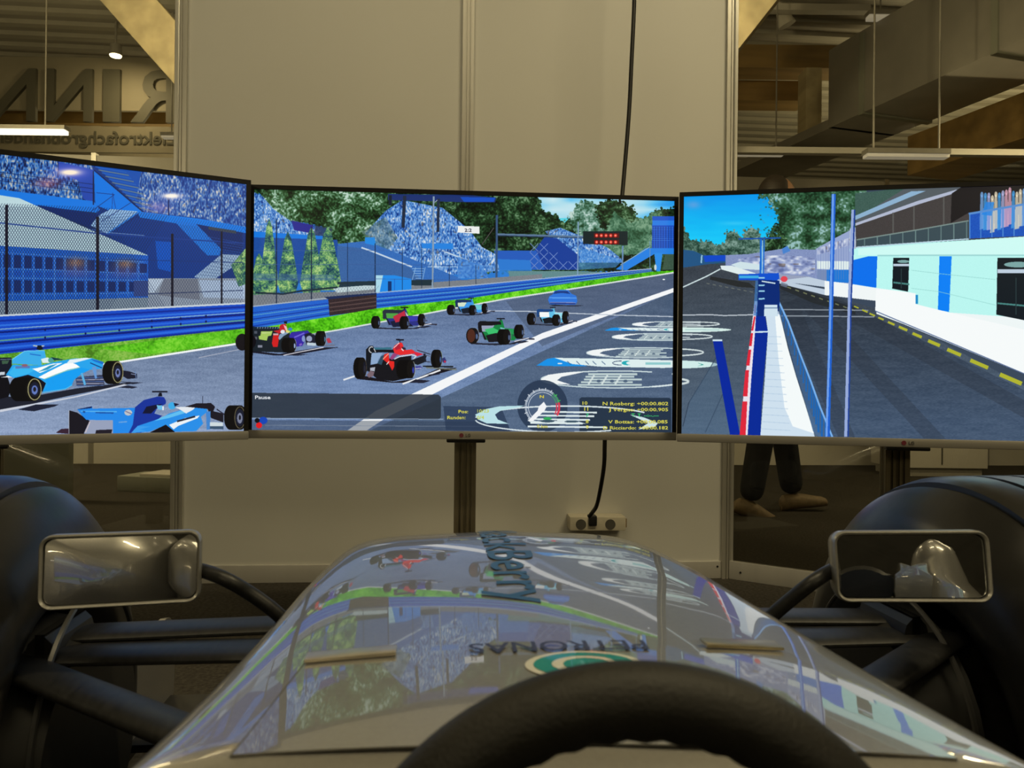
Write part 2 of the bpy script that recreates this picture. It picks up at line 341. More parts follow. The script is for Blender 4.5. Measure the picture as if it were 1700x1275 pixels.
# overhead tube fittings of the stand
for i, (x, y, z) in enumerate(TUBES):
    t = thing('tube_fitting', ['twin tube fitting hanging above the television with the pit lane', 'twin tube fitting hanging above the television with the grandstand', 'twin tube fitting hanging behind the driving seat'][i], 'lamp', (x, y, z))
    MB().box((0, 0, .05), (1.5, .2, .05)).build('housing', M['fitting'], t, bevel=.005)
    for s in (-.05, .05): MB().tube([(-.72, s, .0), (.72, s, .0)], .013, 10).build('tube', M['lamp'], t, smooth=True)
    for s in (-.6, .6): MB().tube([(s, 0, .06), (s, 0, CZ-z)], .005, 6).build('hanger', M['fitting'], t)
for x, y in ((-3.6, 5.2), (5.6, 8.2), (-2.5, 9.6), (4.2, 4.4)):
    area_light('hall_light', (x, y, 3.2 if y > 4.5 else 2.6), 1.4, .2, 62 if y > 4.5 else 40); area_light('hall_ceiling_fill', (x, y, 2.9), 2.6, 1.6, 42 if y != 4.4 else 4, (x, y, 5))  # the upward ones are fill without fittings, added to lift the ceiling
for x in (-2.8, 2.9): area_light('hall_light', (x, -3.6, 2.7), 2.4, .5, 20, (0, 2.9, .5))  # unseen fill pair added behind the car, aimed at the stand wall
# ---------------------------------------------------------------- pictures shown on the three television screens
# (painted here in code, shape by shape, in a flat picture frame; nothing is loaded)
class Cv:
    """a small flat-colour painter: polygons, strokes, ellipses, grain"""
    def __init__(s, x0, y0, x1, y1, ss=2, seed=1):
        s.x0, s.y0, s.ss = x0, y0, ss
        s.w, s.h = int((x1-x0)*ss), int((y1-y0)*ss)
        s.a = np.zeros((s.h, s.w, 3), np.float32)
        s.rng = np.random.default_rng(seed); s.T = None
    def tr(s, pts):
        p = np.asarray(pts, float).reshape(-1, 2)
        if s.T is not None: p = p/np.array(s.T[2:] if len(s.T) == 4 else [s.T[2]]*2)+np.array(s.T[:2])
        return (p-np.array([s.x0, s.y0]))*s.ss
    def k(s): return 1.0 if s.T is None else 1.0/s.T[2]
    def _mask(s, p):
        x0, y0 = np.floor(p.min(0)).astype(int)-1; x1, y1 = np.ceil(p.max(0)).astype(int)+1
        x0, y0, x1, y1 = max(x0, 0), max(y0, 0), min(x1, s.w), min(y1, s.h)
        if x1 <= x0 or y1 <= y0: return None
        X = np.arange(x0, x1)+.5; Y = np.arange(y0, y1)+.5
        ins = np.zeros((len(Y), len(X)), bool); n = len(p)
        for i in range(n):
            (ax, ay), (bx, by) = p[i], p[(i+1) % n]
            if ay == by: continue
            rows = np.where((ay > Y) != (by > Y))[0]
            if not len(rows): continue
            xi = ax+(Y[rows]-ay)*(bx-ax)/(by-ay)
            ins[rows] ^= (X[None, :] < xi[:, None])
        return (slice(y0, y1), slice(x0, x1)), ins
    def _put(s, sl, m, col, alpha, grain):
        reg = s.a[sl]
        if callable(col): c = col(s, sl)
        else: c = np.broadcast_to(np.array(col, np.float32)/255., reg.shape)
        if grain:
            c = c+(s.rng.normal(0, grain/255., reg.shape[:2]).astype(np.float32))[..., None]
        al = (m.astype(np.float32)*alpha)[..., None]
        s.a[sl] = reg*(1-al)+c*al
    def poly(s, pts, col, alpha=1., grain=0):
        r = s._mask(s.tr(pts))
        if r: s._put(r[0], r[1], col, alpha, grain)
    def line(s, pts, w, col, alpha=1.):
        k = s.k() if s.T is not None else 1.
        p = s.tr(pts); hw = max(w*k*s.ss/2, .5)
        T = s.T; s.T = None
        for a, b in zip(p[:-1], p[1:]):
            d = b-a; L = np.hypot(*d)
            if L < 1e-6: continue
            n = np.array([-d[1], d[0]])/L*hw
            q = np.array([a+n, b+n, b-n, a-n])/s.ss+np.array([s.x0, s.y0])
            s.poly(q, col, alpha)
        s.T = T
    def ell(s, cx, cy, rx, ry, col, alpha=1., rot=0, grain=0, a0=0, a1=360, n=40):
        t = np.radians(np.linspace(a0, a1, n)); c, q = math.cos(math.radians(rot)), math.sin(math.radians(rot))
        x, y = rx*np.cos(t), ry*np.sin(t)
        s.poly(np.stack([cx+x*c-y*q, cy+x*q+y*c], 1), col, alpha, grain)
    def ring(s, cx, cy, rx, ry, w, col, alpha=1., a0=0, a1=360, rot=0):
        t = np.radians(np.linspace(a0, a1, 40)); c, q = math.cos(math.radians(rot)), math.sin(math.radians(rot))
        x, y = rx*np.cos(t), ry*np.sin(t)
        s.line(np.stack([cx+x*c-y*q, cy+x*q+y*c], 1), w, col, alpha)
    def glow(s, cx, cy, rx, ry, col, pw=1.):
        p = s.tr([(cx, cy)])[0]; k = s.k()*s.ss
        X = (np.arange(s.w)-p[0])/(rx*k); Y = (np.arange(s.h)-p[1])/(ry*k)
        g = (np.exp(-(X[None]**2+Y[:, None]**2))*pw)[..., None].clip(0, 1)
        s.a[:] = s.a*(1-g)+np.array(col, np.float32)/255.*g
    def fringe(s, pts, col, r=2.6, step=2.4, spread=3.):
        """leafy, uneven edge along an outline"""
        p = np.asarray(pts, float); k = 1. if s.T is None else s.T[2]
        for a, b in zip(p, np.roll(p, -1, 0)):
            n = int(np.hypot(*(b-a))/(step*k))
            for i in range(n):
                q = a+(b-a)*i/n+s.rng.normal(0, spread*k*.6, 2); f = s.rng.random()
                s.ell(q[0], q[1], r*k*(.4+f), r*k*(.3+.7*f), col, 1., s.rng.random()*180, 0, 0, 360, 7)
    def text(s, txt, x, y, size, col, sx=1.25, right=False):
        for tri in glyph_tris(txt, right):
            s.poly(np.stack([x+tri[:, 0]*size*sx, y-tri[:, 1]*size], 1), col)

def noise2(s, sl, cx, cy, seed):
    """soft random field over a region, cells cx by cy picture units"""
    H, W = s.a[sl].shape[:2]; oy, ox = sl[0].start, sl[1].start
    g = np.random.default_rng(seed).random((512, 512)).astype(np.float32)
    y = (np.arange(oy, oy+H)/s.ss/cy)[:, None]; x = (np.arange(ox, ox+W)/s.ss/cx)[None]
    yi, xi = np.floor(y).astype(int), np.floor(x).astype(int); fy, fx = y-yi, x-xi
    G = lambda a, b: g[a % 512, b % 512]
    return (G(yi, xi)*(1-fy)*(1-fx)+G(yi, xi+1)*(1-fy)*fx+G(yi+1, xi)*fy*(1-fx)+G(yi+1, xi+1)*fy*fx).astype(np.float32)
def ramp(v, stops):
    xs = [q[0] for q in stops]
    return np.stack([np.interp(v, xs, [q[1][i]/255. for q in stops]) for i in range(3)], -1).astype(np.float32)
def leafy(stops, c=2.2, big=22, seed=5):
    def f(s, sl):
        n = .42*noise2(s, sl, c, c, seed)+.28*noise2(s, sl, c*2.6, c*2.2, seed+1)+.5*noise2(s, sl, big, big*.8, seed+2)
        return ramp((n-.32)/.56, stops)
    return f
def crowd(stops, seed=9, cx=1.5, cy=3.4):
    def f(s, sl):
        n = .55*noise2(s, sl, cx*.8, cy*.8, seed)+.2*noise2(s, sl, cx*.6, cy*.5, seed+7)+.25*noise2(s, sl, 9, 7, seed+1)
        col = ramp((n-.24)/.52, stops)
        w = (noise2(s, sl, cx*1.3, cy, seed+3) > .84)[..., None]
        return np.where(w, col*.45+np.array((.42, .34, .26), np.float32)*.55, col).astype(np.float32)
    return f
def tarmac(top, bot, y0, y1, g=11, seed=3, sx=1.2, tilt=0.):
    def f(s, sl):
        H, W = s.a[sl].shape[:2]
        yy = (np.arange(sl[0].start, sl[0].start+H)/s.ss+s.y0)[:, None]
        xx = (np.arange(sl[1].start, sl[1].start+W)/s.ss+s.x0)[None]
        t = ((yy+tilt*(xx-800)-y0)/(y1-y0)).clip(0, 1)[..., None]
        c = np.array(top)/255.*(1-t)+np.array(bot)/255.*t
        n = noise2(s, sl, sx, .9, seed)-.5+.7*(noise2(s, sl, 26, 3.2, seed+1)-.5)
        return (c+(n*g*2.2/255.)[..., None]).astype(np.float32)
    return f
GREEN = [(0, (10, 22, 12)), (.35, (28, 58, 28)), (.6, (58, 100, 62)), (.82, (110, 150, 120)), (1, (190, 215, 200))]
DGREEN = [(0, (8, 16, 10)), (.45, (22, 46, 24)), (.75, (50, 86, 52)), (1, (104, 140, 104))]
CYPR = [(0, (25, 62, 84)), (.35, (62, 112, 96)), (.65, (104, 158, 98)), (1, (172, 205, 130))]
FANS = [(0, (22, 52, 124)), (.25, (50, 104, 182)), (.55, (92, 148, 214)), (.8, (150, 184, 224)), (1, (222, 228, 232))]
DFANS = [(0, (10, 18, 50)), (.3, (26, 60, 128)), (.55, (46, 112, 194)), (.75, (104, 140, 178)), (1, (206, 196, 182))]
GRASS = [(0, (52, 140, 12)), (.5, (86, 198, 22)), (1, (132, 226, 56))]
WHITE = (240, 244, 246); BLK = (12, 11, 13)

def tyre(c, cx, cy, rx, ry, rimx=None, wide=0., rimcol=(90, 110, 150), ring=(190, 185, 130), rf=.62, sliver=False):
    """racing tyre seen at an angle: dark tread and, on its right, the rim"""
    c.poly([(cx-wide, cy-ry), (cx, cy-ry), (cx, cy+ry), (cx-wide, cy+ry)], BLK)
    c.ell(cx-wide, cy, rx, ry, BLK); c.ell(cx, cy, rx, ry, (20, 18, 18))
    if sliver:
        c.ring(cx+rx*.42, cy, rx*.52, ry*.84, rx*.12, ring, .8, -80, 80); c.ell(cx+rx*.48, cy, rx*.36, ry*.62, (22, 24, 38)); c.ell(cx+rx*.52, cy+ry*.1, rx*.2, ry*.34, rimcol)
    elif rimx is not None:
        c.ring(cx+rimx, cy, rx*.8, ry*.88, max(rx*.12, 1.2/c.k()*.5), ring, .85)
        c.ell(cx+rimx, cy, rx*rf, ry*rf, (26, 30, 48)); c.ell(cx+rimx*1.05, cy+ry*.05, rx*rf*.6, ry*rf*.62, rimcol)
        c.ell(cx+rimx, cy, rx*.18, ry*.2, (30, 30, 40))

def paint_left():
    c = Cv(-660, 150, 416, 770, 2, 11)
    c.poly([(-660, 150), (416, 150), (416, 770), (-660, 770)], (20, 52, 122), grain=3)
    # grandstands with spectators
    c.poly([(-660, 100), (155, 260), (155, 336), (-660, 250)], crowd(DFANS, 21, 2.0, 4.6))
    c.poly([(96, 268), (155, 282), (155, 338), (138, 330), (130, 300), (98, 285)], (36, 70, 168))
    c.poly([(235, 283), (416, 300), (416, 384), (330, 362), (240, 352), (222, 325)], crowd(FANS[:1]+[(.3, (30, 68, 146)), (.6, (72, 118, 186)), (.85, (140, 158, 186)), (1, (210, 204, 196))], 31, 1.7, 4.2))
    c.poly([(155, 272), (235, 283), (226, 330), (240, 352)], (22, 78, 170))
    for i in range(14):                                         # seat rows running up the stand
        x, y = 158+i*5.6, 277+i*5.2
        c.line([(x, y), (x+52-i*1.6, y+9)], 1.6, (118, 132, 120) if i % 2 else (30, 96, 190), .8)
    c.poly([(156, 284), (236, 352), (192, 354), (158, 340)], (16, 116, 222))
    c.line([(156, 282), (238, 352)], 1.2, (14, 28, 62))
    c.poly([(-660, 232), (155, 334), (166, 348), (160, 353), (-660, 262)], (24, 118, 222))
    c.poly([(-660, 262), (160, 353), (160, 380), (-660, 300)], (22, 46, 92))
    c.poly([(60, 340), (165, 356), (165, 365), (150, 378), (80, 350)], (16, 42, 110))
    for y in (0, 6, 12): c.line([(-660, 200+y), (154, 306+y*1.2)], 1., (18, 30, 70), .8)
    c.line([(155, 284), (155, 340)], 2.2, (22, 30, 66)); c.line([(96, 268), (97, 290)], 1.4, (22, 30, 66))
    # roof beam, stair hall and props under the upper stand
    c.poly([(228, 351), (330, 363), (416, 378), (416, 388), (300, 372), (232, 361)], (20, 120, 224))
    c.poly([(225, 362), (300, 372), (372, 420), (330, 462), (240, 462), (180, 388)], (20, 58, 138))
    c.poly([(258, 400), (286, 402), (286, 452), (262, 446)], (14, 86, 196))
    c.poly([(288, 366), (326, 371), (368, 414), (364, 424), (344, 424)], (26, 116, 218))
    c.poly([(326, 372), (402, 386), (402, 418), (368, 414)], (20, 44, 108))
    c.poly([(346, 376), (392, 383), (392, 388), (346, 381)], (60, 70, 84))
    for i in range(6):
        c.line([(340+i*4, 392+i*5), (404, 404+i*4)], .9, (40, 86, 170), .7)
    c.poly([(165, 357), (184, 347), (230, 351), (178, 388), (150, 374)], (146, 186, 226))
    for i in range(6): c.line([(168-i*3, 359+i*4.5), (226-i*9, 353+i*6)], .9, (88, 130, 184))
    c.line([(186, 347), (187, 320), (192, 346)], .9, (28, 60, 140)); c.line([(150, 352), (190, 323), (160, 320)], 1., (26, 50, 120))
    c.line([(168, 368), (224, 332)], 1., (26, 50, 120)); c.line([(178, 388), (230, 352)], 2.5, (44, 128, 224))
    c.poly([(322, 460), (368, 422), (406, 424), (404, 432), (352, 466)], (150, 178, 208))
    for i in range(7): c.line([(330+i*6, 456-i*5), (362+i*6, 459-i*4)], .9, (96, 124, 166))
    # ground, planting
    c.poly([(-660, 470), (250, 462), (416, 462), (416, 520), (-660, 560)], (146, 158, 172), grain=5)
    c.poly([(272, 463), (328, 463), (332, 498), (262, 490)], (118, 124, 136)); c.poly([(330, 465), (406, 466), (406, 496), (338, 494)], (172, 192, 216))
    c.poly([(246, 463), (272, 463), (256, 486), (247, 486)], (192, 208, 224))
    c.poly([(384, 440), (408, 412), (412, 470), (396, 476)], leafy(CYPR, 1.6, 8, 40))
    # white marquee with a glazed blue front
    c.poly([(-660, 250), (-300, 290), (0, 324), (32, 329), (246, 424), (246, 430), (0, 410), (-660, 350)], (186, 214, 220), grain=4)
    c.poly([(-660, 350), (0, 408), (246, 424), (246, 494), (0, 500), (-660, 520)], (28, 96, 204), grain=4)
    for x in np.arange(-640, 236, 17.4):
        f = (x+660)/900.; yt = 362+f*70; yb = 516-f*24; hh = yb-yt
        for a, b in ((.1, .36), (.42, .52), (.6, .86)):
            c.poly([(x+2, yt+hh*a), (x+14, yt+hh*a+.8), (x+14, yt+hh*b), (x+2, yt+hh*b)], (24, 44, 104) if b != .52 else (30, 84, 190))
        c.line([(x, yt), (x, yb)], 1.1, (92, 152, 230), .8)
    for a in (.08, .38, .56, .88): c.line([(-660, 362+154*a), (240, 430+64*a)], 1.2, (84, 146, 230), .8)
    c.glow(126, 436, 16, 9, (196, 136, 84), .75); c.glow(208, 438, 15, 8, (200, 140, 80), .75)
    c.glow(126, 452, 26, 10, (120, 110, 170), .5); c.glow(206, 452, 24, 10, (120, 110, 170), .5)
    c.poly([(222, 466), (246, 466), (246, 492), (222, 492)], (54, 74, 136))
    c.poly([(-660, 520), (0, 500), (246, 494), (246, 516), (-660, 575)], (128, 146, 158), grain=5)
    # chain link fence
    for i in range(-230, 130):
        x = i*4.6; a = .74 if x < 180 else .5; w = .95 if x < 180 else .7
        yt = 342+.04*x if x < 60 else 344+.12*(x-60)
        yb = 524-.045*x; d = (yb-yt)*.62
        c.line([(x, yt), (min(x+d, 404), yt+(min(x+d, 404)-x)/.62)], w, (22, 34, 66), a)
        c.line([(x, yb), (min(x+d, 404), yb-(min(x+d, 404)-x)/.62)], w, (22, 34, 66), a)
    c.line([(-660, 322), (0, 370), (165, 388), (406, 404)], 2., (28, 60, 136)); c.line([(165, 385), (240, 391)], 1.2, (120, 150, 200), .7)
    c.line([(165, 430), (404, 436)], 1.4, (26, 50, 110), .8); c.line([(246, 488), (404, 482)], 1.4, (26, 40, 80), .8)
    for x, a, b, w in ((-560, 280, 552, 6), (-400, 300, 544, 6), (-260, 315, 538, 6), (-130, 330, 530, 5.5), (11, 340, 524, 5), (162, 360, 516, 5), (286, 388, 508, 4), (368, 384, 505, 3.4)):
        c.line([(x, a), (x, b)], w, (24, 24, 40))
    # guard rail
    c.poly([(-660, 556), (0, 523), (406, 503), (416, 503), (416, 546), (0, 588), (-660, 660)], (22, 74, 196), grain=4)
    c.line([(-660, 555), (0, 524), (416, 503)], 3., (196, 206, 214))
    for f, col, w, al in ((.14, (14, 44, 150), 3., 1), (.26, (52, 120, 226), 3, .8), (.36, (170, 206, 206), 1.6, .75), (.44, (10, 30, 116), 3, 1), (.55, (40, 104, 220), 3, .9), (.66, (112, 176, 120), 2.4, .75), (.74, (10, 30, 120), 3.4, 1), (.86, (44, 108, 224), 3.5, .9), (.96, (14, 40, 150), 3, 1)):
        c.line([(-660, 556+104*f), (0, 524+63*f), (416, 503+42*f)], w, col, al)
    for i in range(34):
        x = -640+i*31; c.line([(x, 552-.05*(x+640)*.9), (x, 552-.05*(x+640)*.9)], 1, (10, 20, 70))
    for x in (75, 142, 198, 252, 300, 342): c.ell(x, 548-.085*x+6, 1.6, 2., (12, 22, 84)); c.ell(x, 568-.1*x, 1.6, 2., (12, 22, 84))
    # grass and track
    c.poly([(-660, 660), (0, 588), (416, 544), (416, 572), (205, 601), (-660, 700)], leafy([(0, (70, 120, 30)), (.5, (96, 168, 44)), (1, (140, 190, 80))], 2, 30, 50))
    c.poly([(160, 578), (416, 544), (416, 566), (250, 588)], leafy(GRASS, 2, 26, 53), .75)
    c.poly([(-660, 702), (205, 601), (416, 569), (416, 770), (-660, 770)], tarmac((104, 122, 152), (140, 158, 190), 575, 720, 12, 61, 1.3, -.02))
    c.line([(-660, 703), (60, 620), (205, 600), (398, 570)], 3.2, WHITE)
    c.line([(330, 594), (398, 580)], 1.2, (196, 196, 206), .7)
    # light blue racing car with white flash
    c.T = (0, 560, 7.083)
    c.poly([(-300, 800), (0, 700), (400, 690), (900, 600), (1420, 540), (1660, 530), (1400, 570), (800, 690), (300, 800), (0, 850), (-300, 900)], (26, 28, 40), .95)
    c.poly([(0, 850), (900, 690), (1460, 550), (1500, 560), (900, 706), (0, 880)], (210, 214, 224), .9)
    c.poly([(210, 850), (420, 790), (690, 790), (640, 815), (400, 870)], (30, 34, 52)); c.poly([(1390, 590), (1500, 565), (1620, 585), (1560, 602)], (34, 38, 56)); c.poly([(1400, 520), (1680, 532), (1560, 552)], (34, 38, 56))
    c.poly([(890, 470), (1210, 440), (1230, 560), (900, 570)], (52, 58, 84))
    for i in range(5): c.line([(900, 480+i*22), (1220, 470+i*24)], 9, (158, 160, 182) if i % 2 else (70, 96, 150))
    c.poly([(-300, 260), (0, 240), (136, 236), (140, 330), (70, 460), (-300, 520)], (22, 26, 40)); c.line([(0, 262), (136, 256)], 10, (90, 110, 130)); c.poly([(20, 275), (110, 270), (90, 310), (25, 315)], (60, 90, 70))
    c.poly([(-300, 470), (90, 470), (130, 600), (100, 700), (-300, 800)], (16, 15, 22)); c.poly([(-60, 415), (55, 405), (55, 440), (-60, 452)], (196, 204, 214))
    c.poly([(140, 262), (290, 162), (525, 156), (540, 240), (485, 262), (490, 330), (140, 310)], (60, 172, 232)); c.line([(140, 262), (290, 162), (525, 154)], 7, (120, 210, 246))
    c.poly([(430, 140), (440, 96), (490, 96), (505, 140), (470, 150)], (18, 22, 34)); c.line([(390, 98), (440, 104)], 14, (190, 200, 190)); c.line([(490, 104), (520, 100)], 14, (190, 200, 190))
    c.line([(350, 195), (480, 215)], 14, (26, 90, 190), .7)
    c.poly([(70, 440), (150, 320), (300, 330), (480, 330), (640, 290), (860, 250), (1080, 245), (1220, 290), (1200, 370), (1060, 380), (960, 430), (870, 500), (840, 570), (760, 605), (500, 640), (480, 500), (330, 440), (170, 480)], (40, 164, 236))
    c.poly([(100, 420), (170, 345), (330, 350), (420, 380), (330, 430), (160, 470)], (56, 182, 240)); c.line([(180, 355), (350, 350)], 26, (96, 110, 170), .8); c.ell(290, 330, 36, 16, (160, 80, 100), .8)
    c.poly([(440, 360), (620, 310), (740, 300), (590, 370), (470, 420), (380, 370)], (250, 252, 252)); c.poly([(590, 330), (680, 310), (560, 380), (440, 410)], (44, 150, 190))
    c.poly([(450, 470), (600, 390), (760, 310), (830, 290), (900, 320), (940, 350), (800, 380), (640, 440), (520, 490)], (252, 252, 252))
    c.line([(520, 492), (760, 400), (940, 352)], 9, (150, 206, 180))
    c.poly([(530, 500), (780, 400), (960, 355), (1060, 380), (960, 430), (870, 500), (840, 570), (760, 605), (500, 640), (560, 560)], (22, 158, 242)); c.line([(500, 650), (770, 606), (850, 560)], 10, (70, 190, 244))
    c.poly([(480, 255), (560, 235), (600, 260), (600, 300), (500, 300)], (220, 236, 240)); c.ell(600, 270, 34, 30, (80, 160, 150)); c.poly([(600, 232), (760, 262), (640, 272)], (22, 60, 70))
    c.poly([(820, 262), (1000, 240), (1080, 246), (880, 300), (780, 310)], (226, 240, 246)); c.poly([(1060, 250), (1220, 290), (1210, 320), (1100, 280)], (30, 110, 200))
    c.line([(1060, 300), (1200, 360)], 12, (22, 60, 120)); c.line([(960, 420), (1000, 560)], 26, (90, 176, 226)); c.poly([(1080, 350), (1130, 340), (1140, 480), (1120, 490)], (100, 150, 210))
    c.poly([(110, 560), (170, 480), (330, 440), (470, 490), (540, 540), (500, 640), (420, 600), (200, 620)], (18, 18, 30))
    tyre(c, 395, 612, 96, 140, 12, 190, (96, 120, 190)); tyre(c, 1375, 412, 76, 136, 10, 96, (110, 124, 180))
    c.poly([(1450, 390), (1520, 400), (1610, 430), (1610, 480), (1500, 490), (1450, 460)], (26, 28, 44)); c.line([(1540, 430), (1600, 440)], 10, (120, 130, 160)); c.line([(1590, 400), (1600, 480)], 8, (110, 140, 190))
    # blue car entering at the bottom edge
    c.T = (100, 630, 5.3125)
    c.poly([(-40, 470), (10, 436), (75, 432), (75, 480)], (56, 36, 52)); c.poly([(80, 272), (150, 292), (260, 365), (210, 470), (210, 520), (80, 520)], (26, 24, 32)); c.line([(78, 270), (78, 480)], 6, (170, 176, 190))
    c.poly([(210, 470), (260, 362), (466, 360), (466, 480), (310, 480)], (150, 160, 186)); c.poly([(310, 480), (316, 446), (460, 440), (450, 480)], (34, 30, 40)); c.line([(222, 470), (262, 372)], 8, (204, 190, 190))
    c.poly([(150, 262), (280, 236), (284, 258), (340, 256), (660, 250), (680, 340), (600, 480), (466, 480), (466, 360), (230, 356), (185, 310)], (36, 136, 232)); c.poly([(152, 262), (280, 236), (280, 252), (190, 262)], (22, 40, 92))
    c.line([(180, 280), (500, 284)], 9, (100, 186, 236), .8); c.line([(310, 292), (470, 296)], 12, (26, 64, 140), .7); c.line([(200, 284), (220, 288)], 16, (20, 50, 110), .7); c.ell(600, 292, 34, 26, (206, 200, 196), .9); c.line([(575, 280), (630, 304)], 8, (120, 110, 140)); c.line([(515, 378), (590, 372)], 12, (130, 170, 216), .7)
    c.poly([(660, 245), (740, 180), (860, 150), (915, 156), (934, 190), (930, 215), (850, 260), (830, 300), (900, 320), (840, 370), (700, 480), (600, 480), (640, 400)], (26, 52, 152))
    c.poly([(725, 300), (760, 240), (850, 222), (900, 216), (840, 262), (800, 300)], (20, 22, 50)); c.poly([(860, 150), (872, 118), (895, 118), (900, 150)], (18, 20, 34)); c.line([(810, 108), (945, 108)], 15, (24, 26, 40))
    c.poly([(680, 410), (830, 360), (910, 330), (960, 300), (1060, 270), (1200, 250), (1300, 250), (1290, 290), (1240, 330), (1260, 390), (1200, 455), (1000, 460), (930, 400), (790, 460), (650, 470)], (40, 142, 232))
    c.poly([(680, 412), (800, 414), (700, 440), (760, 452), (620, 476)], (60, 156, 236)); c.poly([(900, 330), (1050, 278), (1160, 262), (1120, 290), (960, 340), (830, 366)], (96, 190, 240)); c.poly([(960, 400), (1100, 340), (1230, 318), (1210, 342), (1040, 410), (1000, 440)], (236, 242, 246)); c.line([(1030, 370), (1190, 326)], 16, (40, 44, 60))
    c.poly([(1010, 244), (1200, 240), (1170, 268), (1110, 300), (1050, 262)], (226, 232, 238)); c.ell(985, 232, 32, 32, (60, 170, 230)); c.poly([(850, 226), (900, 230), (910, 270), (860, 262)], (110, 190, 232)); c.line([(908, 236), (908, 270)], 14, (230, 236, 240)); c.poly([(1000, 206), (1050, 218), (1010, 240)], (24, 22, 46))
    c.poly([(1100, 240), (1200, 210), (1330, 208), (1366, 240), (1350, 280), (1440, 300), (1440, 380), (1330, 340), (1300, 260)], (28, 26, 36)); c.line([(1256, 145), (1256, 210)], 5, (40, 46, 66)); c.line([(1380, 262), (1450, 310)], 10, (40, 40, 60))
    c.poly([(1285, 282), (1326, 280), (1322, 440), (1292, 444)], (66, 132, 206)); c.poly([(1320, 376), (1435, 380), (1435, 412), (1320, 412)], (206, 218, 222)); c.poly([(1320, 412), (1440, 412), (1440, 440), (1320, 436)], (60, 84, 110))
    c.poly([(800, 462), (930, 398), (1010, 460), (1000, 490), (760, 490)], (18, 16, 24)); tyre(c, 1590, 336, 56, 108, -6, 90, (120, 126, 150), (110, 104, 80), .7)
    c.T = None
    c.ell(402, 568, 11, 14, (20, 18, 24))
    # flood lamps
    c.glow(116, 286, 30, 12, (110, 110, 220), .75); c.glow(78, 304, 22, 9, (190, 100, 110), .5); c.glow(116, 286, 16, 4.6, (255, 238, 214), 1.4)
    c.glow(284, 325, 22, 8, (150, 160, 226), .6); c.glow(284, 325, 13, 3.6, (255, 246, 232), 1.4); c.glow(262, 344, 22, 10, (140, 120, 190), .55)
    c.line([(280, 332), (280, 358)], 2, (30, 40, 90))
    return c

def f1_rear(c, body, dark, wing=(30, 34, 46), flap=None):
    """small rival car seen from behind right, drawn in a 0..400 by 0..230 box"""
    c.poly([(10, 205), (120, 215), (300, 215), (400, 180), (330, 222), (200, 232), (30, 222)], (30, 30, 42), .9)
    c.poly([(90, 60), (250, 55), (250, 130), (300, 180), (120, 185), (100, 120)], dark)
    c.poly([(110, 120), (180, 80), (230, 20), (245, 20), (262, 90), (330, 95), (372, 130), (330, 190), (140, 190)], body)
    c.poly([(130, 150), (200, 130), (260, 150), (300, 200), (150, 205)], dark)
    c.line([(205, 10), (262, 10)], 9, (22, 24, 32)); c.line([(234, 8), (234, 30)], 8, (22, 24, 32))
    c.poly([(75, 45), (90, 30), (235, 34), (238, 60), (100, 66), (100, 125), (78, 125)], wing)
    if flap: c.poly([(100, 68), (190, 66), (165, 118), (105, 118)], flap)
    c.line([(320, 130), (400, 110)], 8, (120, 126, 150)); c.line([(320, 150), (400, 140)], 7, (60, 60, 80)); c.line([(380, 175), (470, 180)], 10, (50, 50, 66))
    c.line([(330, 200), (430, 170)], 6, (220, 220, 226)); c.poly([(330, 210), (400, 192), (430, 200), (370, 216)], (36, 40, 58))

def wheels(c, T, L, M, R):
    c.T = T
    for cx, cy, rx, ry, wd, rim in (L, R, M):
        tyre(c, cx, cy, rx*.92, ry*1.06, rim, wd+6, (84, 104, 140), (150, 158, 168), .6, True)

